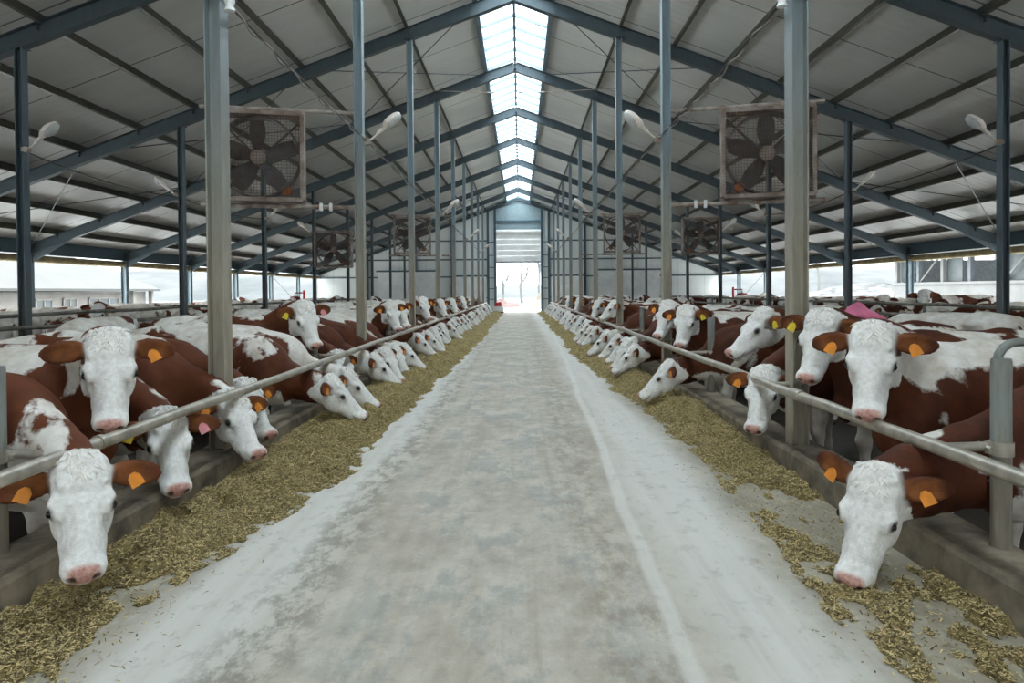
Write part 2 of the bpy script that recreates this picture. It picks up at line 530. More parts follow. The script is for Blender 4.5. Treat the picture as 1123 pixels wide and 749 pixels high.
def hair_mesh(seed):
    r = random.Random(seed); m = MB()
    for i in range(90):
        a = r.uniform(-.05, .10); b = r.uniform(-.075, .075)
        w = .024-.2*(a-.02)**2-abs(b)*.26
        p = V((a, b, w)); d = V((r.uniform(.2, 1.0), r.uniform(-.8, .8)+b*4, r.uniform(.2, .6))).normalized()
        pts = [p]
        cx = r.uniform(-.6, .6)
        for k in range(4):
            d = (d+V((0.10, cx*.5, -.38))).normalized(); pts.append(pts[-1]+d*r.uniform(.009, .016))
        m.tube(pts, [.006, .0065, .0055, .004, .0012], 5)
    return m.mesh('forelock', M_HAIR, True)


FORELOCKS = [hair_mesh(i) for i in range(3)]


def dress(root, proto, tags=(0, 0), hair=0, eyes=True):
    """eyes, ear tags and forelock as children of the body"""
    R, P = proto['R'], proto['P']
    def place(o, loc, rot):
        o.matrix_local = Matrix.Translation(P+R @ (loc*HS)) @ (R @ rot).to_4x4()
    for s in (-1, 1):
        if eyes: place(link('eye', EYE, root), V((.208, s*.111, -.046)), Matrix.Identity(3))
        tg = tags[(s+1)//2]
        if tg is not None:
            M = ear_mat(s, proto['ears'][(s+1)//2])
            face = M @ V((.0, 0, 1)); face = V((face.x, face.y*.4, 0)).normalized()
            hang = V((-.75, 0, -.66))                              # the tag hangs down the ear
            hang = (R.transposed() @ V((0, 0, -1))); hang = (hang*.7+(M @ V((1, 0, 0)))*.35).normalized()
            f = (M @ V((0, 0, 1))); f = (f-hang*f.dot(hang)).normalized()
            rot = Matrix((f, (-hang).cross(f), -hang)).transposed()
            place(link('ear_tag', TAGS[tg], root), V((.035, s*.085, -.075))+M @ V((.105, 0, .030)), rot)
    if hair is not None:
        place(link('forelock', FORELOCKS[hair % 3], root), V((0, 0, 0)), Matrix.Identity(3))


def cow(proto, x, y, face, label, group, seed, bias=.5, tone=0., tags=(0, 0), hair=None, scale=1., flip=False, z=None, eyes=True, name='cow'):
    o = link(name, proto['me'])
    o.location = (x, y, COW_Z if z is None else z); o.rotation_euler.z = math.radians(face)
    o.scale = (scale, -scale if flip else scale, scale)
    o['patch_seed'] = float(seed); o['patch_bias'] = float(bias); o['coat_tone'] = float(tone)
    tag(o, label, 'cow', group)
    dress(o, proto, tags, hair, eyes)
    return o
# ---------------------------------------------------------------- materials of the building
def steel(name, hi, lo, zmix=None, rough=.5):
    t = NT(name); tc = t.n('ShaderNodeNewGeometry'); vec = tc.outputs['Position']
    mp = t.n('ShaderNodeMapping', ins={'Scale': (6, 6, .8)}); t.lk(vec, mp.inputs[0])
    st = t.noise(mp.outputs[0], 2.5, 5, .65)
    a = t.ramp(st, .3, .7, tuple(c*.78 for c in hi), hi)
    if zmix:
        sp = t.n('ShaderNodeSeparateXYZ'); t.lk(vec, sp.inputs[0])
        f = t.math('ADD', sp.outputs[2], t.math('MULTIPLY', t.math('SUBTRACT', st, .5), 2.4))
        f = t.ramp(t.math('DIVIDE', f, 6.0), zmix[0]/6, zmix[1]/6, (1, 1, 1), (0, 0, 0))
        a = t.mix(f, a, t.ramp(st, .3, .7, tuple(c*.62 for c in lo), lo))
    t.bump(t.noise(vec, 30, 3), .08, .01)
    return t.set(a, rough, .15)


M_POST = steel('post_steel', (.27, .34, .37), (.47, .42, .33), (1.6, 4.2))
M_MIDPOST = steel('mid_post_steel', (.10, .135, .155), (.16, .17, .165), (.8, 2.0))
M_EAVE = steel('eave_steel', (.26, .34, .38), (.2, .2, .2))
M_RAFTER = steel('rafter_steel', (.075, .104, .118), (.1, .1, .1))
M_RIDGE = steel('skylight_steel', (.20, .28, .33), (.1, .1, .1))
M_PURLIN = steel('purlin_steel', (.105, .105, .085), (.1, .1, .1))
M_GALV = simple('galvanised_pipe', (.47, .43, .36), .42, .55, .30, 9, .05)
M_RAILPOST = steel('rail_post_steel', (.24, .26, .24), (.21, .18, .13), (.5, 1.1))
M_CONC = simple('kerb_concrete', (.235, .195, .14), .9, var=.6, scale=3.5, bump=.5)
M_WALLC = simple('wall_concrete', (.27, .245, .20), .9, var=.35, scale=2, bump=.4)
M_ALLEY = simple('alley_dirt', (.055, .045, .034), .8, var=.5, scale=2)
M_WOODCAP = simple('rusty_cap', (.22, .10, .05), .75, var=.4, scale=4)
M_TARP = simple('curtain_tarp', (.40, .32, .16), .7, var=.4, scale=3)
M_WHITE = simple('white_panel', (.86, .88, .87), .55, var=.12, scale=1.5)
M_DKBLUE = steel('frame_blue', (.10, .16, .20), (.1, .1, .1))


def roof_material():
    t = NT('roof_panel'); tc = t.n('ShaderNodeTexCoord'); sp = t.n('ShaderNodeSeparateXYZ'); t.lk(tc.outputs['Object'], sp.inputs[0])
    y = t.math('SUBTRACT', sp.outputs[1], D0)
    def line(period, width, off=0.):
        f = t.math('FRACT', t.math('ADD', t.math('DIVIDE', y, period), 50.5+off))
        return t.math('LESS_THAN', t.math('ABSOLUTE', t.math('SUBTRACT', f, .5)), width/period/2)
    seam = line(2.5, .035); seam2 = line(.5, .012, .5)
    rib = t.math('SINE', t.math('MULTIPLY', y, 2*math.pi/.25))
    vec = t.coord('Object', (.6, .6, .6))
    mott = t.noise(vec, 1.3, 4)
    mp = t.n('ShaderNodeMapping', ins={'Scale': (.35, 5, 1)}); t.lk(tc.outputs['Object'], mp.inputs[0])
    streak = t.noise(mp.outputs[0], 1.2, 4)
    c = t.ramp(mott, .3, .7, (.72, .735, .72), (.82, .835, .82))
    c = t.mix(t.math('MULTIPLY', streak, .30), c, (.55, .55, .50))
    c = t.mix(t.math('MULTIPLY', seam2, .22), c, (.14, .15, .15))
    c = t.mix(t.math('MULTIPLY', seam, .85), c, (.05, .055, .06))
    t.bump(t.math('ADD', rib, t.math('MULTIPLY', mott, 3.)), .10, .02)
    return t.set(c, .42, 0.)


def skylight_material():
    t = NT('skylight_sheet')
    tr = t.n('ShaderNodeBsdfTransparent', ins={0: (.93, .97, 1, 1)})
    tl = t.n('ShaderNodeBsdfTranslucent', ins={0: (.90, .95, .97, 1)})
    mx = t.n('ShaderNodeMixShader', ins={0: .45}); t.lk(tr.outputs[0], mx.inputs[1]); t.lk(tl.outputs[0], mx.inputs[2])
    t.lk(mx.outputs[0], t.out.inputs[0]); return t.m


def lane_material():
    t = NT('lane_concrete'); g = t.n('ShaderNodeNewGeometry'); vec = g.outputs['Position']
    sp = t.n('ShaderNodeSeparateXYZ'); t.lk(vec, sp.inputs[0]); x, y = sp.outputs[0], sp.outputs[1]
    def mapped(s):
        m = t.n('ShaderNodeMapping', ins={'Scale': s}); t.lk(vec, m.inputs[0]); return m.outputs[0]
    wob = t.noise(mapped((.6, .22, 1)), 1.0, 4)
    xx = t.math('ADD', x, t.math('MULTIPLY', t.math('SUBTRACT', wob, .5), .7))
    ax = t.math('ABSOLUTE', t.math('ADD', xx, .05))
    blot = t.noise(mapped((1.5, .8, 1)), 1.4, 7, .62)
    grit = t.noise(vec, 60, 4, .7)
    lng = t.noise(mapped((7, .25, 1)), 1.0, 5, .6)
    base = t.ramp(blot, .32, .66, (.33, .285, .22), (.57, .525, .44))
    # bluish worn patches in the middle
    blue = t.math('MULTIPLY', t.ramp(t.noise(mapped((1.1, .55, 1)), 2.1, 8, .7), .50, .57), t.ramp(ax, .55, .95, (1, 1, 1), (0, 0, 0)))
    base = t.mix(t.math('MULTIPLY', blue, .5), base, (.235, .25, .25))
    # pale washed bands along both sides of the driven strip
    band = t.math('MULTIPLY', t.ramp(t.math('DIVIDE', ax, 3.), .85/3, 1.1/3), t.ramp(t.math('DIVIDE', ax, 3.), 1.45/3, 1.75/3, (1, 1, 1), (0, 0, 0)))
    base = t.mix(t.math('MULTIPLY', band, t.ramp(lng, .25, .6, (.45, .45, .45), (1, 1, 1))), base, (.64, .625, .58))
    # damp brown margin under the feed
    marg = t.ramp(t.math('DIVIDE', ax, 3.), 1.42/3, 1.75/3)
    base = t.mix(t.math('MULTIPLY', marg, .85), base, t.ramp(blot, .35, .65, (.20, .17, .115), (.34, .30, .22)))
    # brown wheel tracks and long streaks
    trk = t.math('MULTIPLY', t.ramp(lng, .50, .70), t.ramp(ax, .5, .9, (.8, .8, .8), (.15, .15, .15)))
    base = t.mix(t.math('MULTIPLY', trk, .7), base, (.30, .25, .18))
    # dark dirt print on the left near the camera and on the right of the middle
    def dirt(x0, wd, lo, hi):
        f = t.ramp(t.math('ABSOLUTE', t.math('DIVIDE', t.math('SUBTRACT', xx, x0), wd)), .3, 1., (1, 1, 1), (0, 0, 0))
        return t.math('MULTIPLY', f, t.ramp(t.noise(mapped((3, 1.6, 1)), 2.5, 8, .75), lo, hi))
    base = t.mix(t.math('MULTIPLY', dirt(-1.02, .22, .46, .56), .65), base, (.185, .155, .115))
    base = t.mix(t.math('MULTIPLY', dirt(.58, .27, .46, .60), .6), base, (.225, .175, .115))
    # thin pale line a wheel has drawn
    lx = t.math('SUBTRACT', t.math('SUBTRACT', x, t.math('MULTIPLY', y, .024)), .715)
    lx = t.math('ADD', lx, t.math('MULTIPLY', t.math('SUBTRACT', t.noise(mapped((.3, .3, 1)), 1.), .5), .25))
    ln = t.ramp(t.math('ABSOLUTE', t.math('MULTIPLY', lx, 10)), .25, .55, (1, 1, 1), (0, 0, 0))
    base = t.mix(t.math('MULTIPLY', ln, .55), base, (.70, .69, .65))
    base = t.mix(t.math('MULTIPLY', t.ramp(grit, .6, .72), .35), base, (.70, .66, .55))
    base = t.mix(t.math('MULTIPLY', t.ramp(grit, .28, .36, (1, 1, 1), (0, 0, 0)), .35), base, (.25, .21, .15))
    mid = t.noise(mapped((1, .7, 1)), 9, 6, .7)
    base = t.mix(t.math('MULTIPLY', t.ramp(mid, .52, .68), .38), base, (.62, .60, .53))
    base = t.mix(t.math('MULTIPLY', t.ramp(mid, .30, .46, (1, 1, 1), (0, 0, 0)), .42), base, (.21, .185, .145))
    t.bump(t.math('ADD', t.math('MULTIPLY', grit, .4), blot), .35, .012)
    return t.set(base, t.ramp(blot, .3, .7, (.55, .55, .55), (.8, .8, .8)))


M_ROOF, M_SKYL, M_LANE = roof_material(), skylight_material(), lane_material()

# ---------------------------------------------------------------- ground and floors
m = MB(); m.box(-2.3, 2.3, YN-3, YE+.3, -.35, 0); struct(m.build('floor', M_LANE))
for nm, s in (('floor_left_pen', -1), ('floor_right_pen', 1)):
    m = MB(); a, b = sorted((s*2.3, s*15.2)); m.box(a, b, YN-3, YE+.3, -.5, COW_Z); struct(m.build(nm, M_ALLEY))
# kerbs between lane and pens, with a worn, slightly rounded edge
KA, KB, KZ = 2.27, 2.62, .215
for s in (-1, 1):
    m = MB(); r = random.Random(5+s); n = 140; ring = []
    prof = [(KA-.005, -.3), (KA, KZ-.03), (KA+.012, KZ-.008), (KA+.035, KZ), (KB-.03, KZ), (KB, KZ-.025), (KB, -.3)]
    vs = []
    for i in range(n+1):
        y = YN+(YE-.5-YN)*i/n
        jx, jz = r.uniform(-.006, .006), r.uniform(-.006, .006)
        vs += [(s*(x+jx), y, z+(jz if z > 0 else 0)) for x, z in prof]
    k = len(prof)
    fs = [(i*k+j, i*k+(j+1) % k, (i+1)*k+(j+1) % k, (i+1)*k+j) for i in range(n) for j in range(k)]
    fs += [tuple(range(k))[::-1], tuple(range(n*k, n*k+k))]
    m.add(vs, fs); struct(m.build('trim_kerb', M_CONC))

# ---------------------------------------------------------------- roof
TH = .05
for nm, s in (('ceiling_left', -1), ('ceiling_right', 1)):
    m = MB()
    x0, x1 = .93, XE+.9
    q = [(s*x0, zroof(x0)), (s*x1, zroof(x1)), (s*x1, zroof(x1)+TH), (s*x0, zroof(x0)+TH)]
    vs = [(x, y, z) for y in (YN, YE+.6) for x, z in q]
    m.add(vs, [(0, 1, 2, 3), (7, 6, 5, 4), (0, 4, 5, 1), (1, 5, 6, 2), (2, 6, 7, 3), (3, 7, 4, 0)])
    struct(m.build(nm, M_ROOF))
ZS = .10
for i, s in ((1, -1), (2, 1)):
    m = MB(); q = [(0, zroof(0)+ZS), (s*.98, zroof(.98)+ZS-.02), (s*.98, zroof(.98)+ZS-.005), (0, zroof(0)+ZS+.015)]
    vs = [(x, y, z) for y in (YN, YE) for x, z in q]
    m.add(vs, [(0, 1, 2, 3), (7, 6, 5, 4), (0, 4, 5, 1), (1, 5, 6, 2), (2, 6, 7, 3), (3, 7, 4, 0)])
    win = struct(m.build(f'window_{i}', M_SKYL))
    # glazing bars, five to a bay
    b = MB(); y = FR[0]-2*BAY+BAY/12
    while y < YE:
        if y > YN: b.bar((0, y, zroof(0)+ZS-.035), (s*.95, y, zroof(.95)+ZS-.05), .06, .09)
        y += BAY/6
    b.build('glazing_bars', M_RIDGE, win)
    e = MB(); e.bar((s*.90, YN, zroof(.9)-.03), (s*.90, YE, zroof(.9)-.03), .12, .24); e.build('edge_beam', M_RIDGE, win)
m = MB(); m.bar((0, YN, zroof(0)-.03), (0, YE, zroof(0)-.03), .07, .14); struct(m.build('ridge_beam', M_RIDGE))

for k, y in enumerate(FR[:-1]):
    for s in (-1, 1):
        m = MB(); m.ibeam((0, y, zraf(0)), (s*(XE+.1), y, zraf(XE+.1)), .15, .29)
        # haunch at the eave column
        m.add([(s*(XE-1.5), y-.006, zraf(XE-1.5)-.14), (s*XE, y-.006, zraf(XE)-.14), (s*XE, y-.006, zraf(XE)-.42),
               (s*(XE-1.5), y+.006, zraf(XE-1.5)-.14), (s*XE, y+.006, zraf(XE)-.14), (s*XE, y+.006, zraf(XE)-.42)],
              [(0, 1, 2), (5, 4, 3), (0, 3, 4, 1), (1, 4, 5, 2), (2, 5, 3, 0)])
        o = struct(m.build('rafter', M_RAFTER))
        c = MB()                                                    # purlin cleats
        for x in (2.5, 3.75, 4.95, 6.2, 7.45, 8.75, 10.1, 11.45, 12.8, 14.1):
            c.cbox((s*x, y, zraf(x)+.15), (.02, .12, .22))
        c.build('purlin_cleats', M_RAFTER, o)
y = FR[-1]-.15
for s in (-1, 1):
    m = MB(); m.ibeam((0, y, zraf(0)+.05), (s*(XE+.1), y, zraf(XE+.1)+.05), .15, .22); struct(m.build('rafter', M_RAFTER))

for s in (-1, 1):
    for x in (2.5, 3.75, 4.95, 6.2, 7.45, 8.75, 10.1, 11.45, 12.8, 14.1):
        m = MB(); d = .17; a, t_ = .065, .012
        zc = zraf(x)+.145+d/2
        sd = 1 if s > 0 else -1
        pr = [(-t_/2, -d/2), (-t_/2-a, -d/2), (-t_/2-a, -d/2+t_), (-t_/2, -d/2+t_), (-t_/2, d/2), (t_/2+a, d/2), (t_/2+a, d/2-t_), (t_/2, d/2-t_), (t_/2, -d/2)]
        m.prism([(p*sd, q) for p, q in pr], (s*x, YN, zc), (s*x, YE, zc)); struct(m.build('purlin', M_PURLIN))

# cross bracing rods under the roof
def rod(p, q, r=.012, name='brace_rod'):
    m = MB(); m.tube([p, q], r, 6); return struct(m.build(name, M_RAFTER))
for s in (-1, 1):
    for n in (2, 7):
        for xa, xb in ((.95, 4.9), (4.9, 10.0), (10., 14.9)):
            rod((s*xa, FR[n], zraf(xa)+.1), (s*xb, FR[n+1], zraf(xb)+.1)); rod((s*xb, FR[n], zraf(xb)+.1), (s*xa, FR[n+1], zraf(xa)+.1))
    rod((s*XE, FR[1], 2.6), (s*XE, FR[2], .7), .012); rod((s*XE, FR[7], 2.6), (s*XE, FR[8], .7), .012)
m = MB(); m.tube([(-3.0, FR[3]-1.2, 7.35), (-1, FR[3]-1.2, 7.25), (1, FR[3]-1.2, 7.25), (3., FR[3]-1.2, 7.35)], .012, 6); struct(m.build('tie_cable', M_GALV))

# ---------------------------------------------------------------- posts
ORD = ['first', 'second', 'third', 'fourth', 'fifth', 'sixth', 'seventh', 'eighth', 'ninth', 'tenth', 'eleventh', 'twelfth']
for s, side in ((-1, 'left'), (1, 'right')):
    for k, y in enumerate(FR[:-1]):
        p = thing('steel_post', f'{ORD[k]} tall dirty steel post from the camera beside the {side} feed rail' if k else
                  f'nearest and thickest tall steel post beside the {side} feed rail', 'post', (s*XP, y, KZ-.02), f'tall posts along the {side} feed rail')
        top = zraf(XP)-.13-(KZ-.02)
        m = MB(); m.ibeam((0, 0, 0), (0, 0, top), .16, .135, .012, .010, up=(1, 0, 0)); m.build('shaft', M_POST, p)
        m = MB(); m.cbox((0, 0, .008), (.24, .24, .016)); m.build('base_plate', M_POST, p)
        m = MB(); m.cbox((0, 0, top-.008), (.23, .22, .016)); m.build('cap_plate', M_RAFTER, p)
    for k, y in enumerate(FR[:-1]):
        if k == 0: continue
        p = thing('steel_post', f'{ORD[k-1]} dark slender steel post from the camera in the middle of the {side} pen', 'post', (s*XM, y, COW_Z), f'dark posts in the {side} pen')
        top = zraf(XM)-.13-COW_Z
        m = MB(); m.ibeam((0, 0, 0), (0, 0, top), .14, .12, .012, .010, up=(1, 0, 0)); m.build('shaft', M_MIDPOST, p)
        m = MB(); m.cbox((0, 0, top-.008), (.2, .2, .016)); m.build('cap_plate', M_RAFTER, p)
    for k, y in enumerate(FR[:-1]):
        if k < 2: continue
        p = thing('eave_column', f'{ORD[k-2]} pale blue steel column from the camera along the open {side} side', 'column', (s*XE, y, COW_Z), f'eave columns on the {side} side')
        m = MB(); m.ibeam((0, 0, 0), (0, 0, zraf(XE)-.1-COW_Z), .19, .2, .012, .010, up=(1, 0, 0)); m.build('shaft', M_EAVE, p)
    # eave beam, rolled curtain and low wall
    m = MB(); m.ibeam((s*XE, YN, 2.99), (s*XE, YE, 2.99), .12, .42); struct(m.build('eave_beam', M_DKBLUE))
    m = MB(); r = random.Random(3)
    m.tube([(s*(XE+.05)+r.uniform(-.015, .015), YN+(YE-YN)*i/40, 2.64+r.uniform(-.015, .015)) for i in range(41)], .115, 10)
    tag(m.build('rolled_curtain', M_TARP, smooth=True), f'rolled yellowish tarpaulin curtain hanging under the {side} eave', 'curtain')
    m = MB(); a, b = sorted((s*(XE+.12), s*(XE+.3))); m.box(a, b, YN, YE, -.5, .66); w_ = struct(m.build('wall_'+side, M_WALLC))
    m = MB(); a, b = sorted((s*(XE+.06), s*(XE+.36))); m.box(a, b, YN, YE, .66, .76); m.build('wall_cap', M_WOODCAP, w_)
    # concrete cross wall deep in the pen
    m = MB(); a, b = sorted((s*7.0, s*14.8)); m.box(a, b, FR[7]-.35, FR[7]-.15, COW_Z, .98); struct(m.build('wall_partition_'+side, M_WALLC))

# ---------------------------------------------------------------- far gable
WX = 1.66
def gable_material():
    t = NT('gable_panel'); tc = t.n('ShaderNodeTexCoord'); sp = t.n('ShaderNodeSeparateXYZ'); t.lk(tc.outputs['Object'], sp.inputs[0])
    f = t.math('FRACT', t.math('DIVIDE', sp.outputs[0], 1.0)); seam = t.math('LESS_THAN', f, .03)
    mott = t.noise(t.coord('Object', (.5, .5, .25)), 1.5, 4)
    c = t.mix(t.math('MULTIPLY', seam, .4), t.ramp(mott, .3, .7, (.66, .71, .69), (.76, .80, .78)), (.25, .3, .3))
    return t.set(c, .55)
M_GABLE = gable_material()
y0, y1 = YE, YE+.12
for s in (-1, 1):
    m = MB(); x0, x1 = WX, XE+.1
    q = [(s*x0, 0), (s*x1, 0), (s*x1, zroof(x1)), (s*x0, zroof(x0))]
    m.add([(x, y, z) for y in (y0, y1) for x, z in q], [(0, 1, 2, 3), (7, 6, 5, 4), (0, 4, 5, 1), (1, 5, 6, 2), (2, 6, 7, 3), (3, 7, 4, 0)])
    g = struct(m.build('wall_back_'+('left' if s < 0 else 'right'), M_GABLE))
    for z in (1.0, 2.6, 3.9, 5.3):
        b = MB(); xe = min(XE, (zroof(0)-z-.3)/SL)
        b.bar((s*2.35, YE-.06, z), (s*xe, YE-.06, z), .10, .10); b.build('girt', M_MIDPOST, g)
    b = MB(); a, c_ = sorted((s*2.4, s*XE)); b.box(a, c_, YE-.16, YE-.01, COW_Z, .82); b.build('plinth', M_WALLC, g)
    for x in (1.76, 2.3, 5.0, 7.75, 11.4):
        b = MB(); b.ibeam((s*x, YE-.12, COW_Z if x > 2.4 else 0), (s*x, YE-.12, zraf(x)+.1), .16, .18, up=(1, 0, 0)); b.build('wind_post', M_DKBLUE, g)
    for z in (.9, 1.7, 2.5, 3.3, 4.2, 5.2):
        b = MB(); b.bar((s*1.8, YE-.12, z), (s*2.28, YE-.12, z), .06, .06); b.build('ladder_rung', M_DKBLUE, g)
    # white sheet doors beside the passage
    d = MB(); a, c_ = sorted((s*2.45, s*4.85)); d.box(a, c_, YE-.26, YE-.18, .1, 2.6)
    dr = struct(d.build(f'door_{2 if s < 0 else 3}', M_WHITE))
    d = MB(); d.bar((s*2.4, YE-.24, 2.66), (s*4.9, YE-.24, 2.66), .12, .12); d.build('door_track', M_DKBLUE, dr)
    d = MB(); a, c_ = sorted((s*6.0, s*10.6)); d.box(a, c_, YE-.26, YE-.18, .1, 3.0)
    dr = struct(d.build(f'door_{4 if s < 0 else 5}', M_WHITE))
    d = MB(); d.bar((s*5.9, YE-.24, 3.06), (s*10.7, YE-.24, 3.06), .12, .12); d.build('door_track', M_DKBLUE, dr)
m = MB(); q = [(-WX, 5.9), (WX, 5.9), (WX, zroof(WX)), (0, zroof(0)), (-WX, zroof(WX))]; n = len(q)
m.add([(x, y, z) for y in (y0, y1) for x, z in q], [tuple(range(n)), tuple(range(n, 2*n))[::-1]]+[(i, n+i, n+(i+1) % n, (i+1) % n) for i in range(n)])
g = struct(m.build('wall_back_top', simple('gable_blue', (.28, .37, .40), .6, var=.1)))
b = MB(); b.bar((-WX, YE-.1, 6.75), (WX, YE-.1, 6.75), .14, .14); b.build('girt', M_DKBLUE, g)
b = MB(); b.bar((-WX-.1, YE-.1, 5.98), (WX+.1, YE-.1, 5.98), .18, .18); b.build('lintel', M_DKBLUE, g)
# near gable behind the camera, with the same passage
for s in (-1, 1):
    m = MB(); x0, x1 = WX, XE+.1
    q = [(s*x0, -.5), (s*x1, -.5), (s*x1, zroof(x1)), (s*x0, zroof(x0))]
    m.add([(x, y, z) for y in (YN, YN+.12) for x, z in q], [(0, 1, 2, 3), (7, 6, 5, 4), (0, 4, 5, 1), (1, 5, 6, 2), (2, 6, 7, 3), (3, 7, 4, 0)])
    struct(m.build('wall_front_'+('left' if s < 0 else 'right'), M_GABLE))
m = MB(); q = [(-WX, 3.7), (WX, 3.7), (WX, zroof(WX)), (0, zroof(0)), (-WX, zroof(WX))]; n = len(q)
m.add([(x, y, z) for y in (YN, YN+.12) for x, z in q], [tuple(range(n)), tuple(range(n, 2*n))[::-1]]+[(i, n+i, n+(i+1) % n, (i+1) % n) for i in range(n)])
struct(m.build('wall_front_top', M_GABLE))
# rolled-up white sectional door, half open over the far passage
m = MB()
for i in range(5):
    z = 3.72+i*.42; m.box(-WX, WX, YE-.22, YE-.16, z+.004, z+.412)
dr = struct(m.build('door_1', M_WHITE))
m = MB(); m.tube([(-WX, YE-.32, 5.95), (WX, YE-.32, 5.95)], .16, 14); m.build('door_roll', M_WHITE, dr, True)
m = MB(); m.bar((-WX, YE-.19, 3.68), (WX, YE-.19, 3.68), .09, .10); m.build('door_bottom_bar', M_DKBLUE, dr)
# ---------------------------------------------------------------- feed rails on their short posts
SHORT = [3.37, 8.5, 13.3, 18.2, 23.2, 28.2, 33.2, 38.2, 43.2]
for s, side in ((-1, 'left'), (1, 'right')):
    t = thing('feed_rail', f'long galvanised pipe rail running above the {side} kerb', 'rail', (s*XR, 0, 0), 'feed rails')
    r = random.Random(8+s); m = MB(); pts = []; y = -3.5
    while y < 46.2:
        pts.append((r.uniform(-.006, .006), y, ZR+r.uniform(-.006, .006))); y += .62
    m.tube(pts, .037, 14); m.build('pipe', M_GALV, t, True)
    m = MB(); m.tube([(0, 5.0, ZR), (0, 5.0+.001, ZR), (0, 5.16, ZR), (0, 5.161, ZR)], [.037, .044, .044, .037], 14) if s > 0 else m.tube([(0, 3.62, ZR), (0, 3.621, ZR), (0, 3.66, ZR), (0, 3.661, ZR)], [.037, .042, .042, .037], 14)
    m.build('pipe_joint', M_GALV, t, True)
    for y in SHORT+FR[:-1]:
        m = MB(); m.tube([(s*.02, y, ZR), (s*.33, y+.01, ZR+.005)], .024, 10)
        m.tube([(s*.24, y-.045, ZR), (s*.24, y+.05, ZR+.01)], .012, 6)
        m.build('bracket', M_GALV, t, True)
    for k, y in enumerate(SHORT):
        p = thing('rail_post', f'{ORD[k]} short post from the camera holding up the {side} feed rail' if k else f'nearest short round-topped post holding up the {side} feed rail', 'post', (s*(XP+.10+(.03 if s < 0 and k == 0 else 0)), y, KZ-.02), f'short posts of the {side} feed rail')
        m = MB(); m.lathe([(.052, 0), (.052, .02), (.047, .03), (.047, .95), (.043, .965), (.0, .966)], n=18); m.build('tube', M_RAILPOST, p, True)
        m = MB(); m.tube([(-s*.06, 0, ZR-KZ+.02-.03), (-s*.06, 0, ZR-KZ+.02+.03)], .02, 8); m.lathe([(.056, ZR-KZ-.02), (.056, ZR-KZ+.05)], n=18); m.build('clamp', M_GALV, p, True)

# bent pipe end behind the nearest right rail post
m = MB(); m.tube([(2.77, 3.75, -.2), (2.77, 3.75, 1.10)]+[(2.77+.11*(1-math.cos(a)), 3.75, 1.10+.11*math.sin(a)) for a in (.4, .8, 1.2, 1.57)]+[(3.3, 3.75, 1.21), (4.4, 3.75, 1.2)], .024, 10)
tag(m.build('bent_pipe', M_RAILPOST, None, True), 'bent dark pipe curving away behind the nearest right rail post', 'pipe')

# cubicle rails in the pens: long pipes on stub legs
for s, side in ((-1, 'left'), (1, 'right')):
    for x, z, w_ in ((7.0, .80, 'lowest inner'), (7.55, 1.0, 'middle'), (8.3, 1.17, 'topmost outer')):
        t = thing('cubicle_rail', f'{w_} long weathered pipe of the cubicle fence in the {side} pen', 'rail', (s*x, 0, 0), f'cubicle rails in the {side} pen')
        r = random.Random(int(x*10)); m = MB(); m.tube([(r.uniform(-.02, .02), 2.5+1.5*i, z+r.uniform(-.02, .02)) for i in range(25)], .034, 8)
        m.build('pipe', simple('weathered_pipe', (.26, .24, .20), .7, .2, .4, 5) if 'M_WPIPE' not in globals() else M_WPIPE, t, True)
        for y in (3.6, 8.6, 13.6, 18.6, 23.6, 28.6, 33.6):
            m = MB(); m.tube([(0, y, COW_Z), (0, y, z)], .03, 8); m.build('leg', M_RAILPOST, t, True)

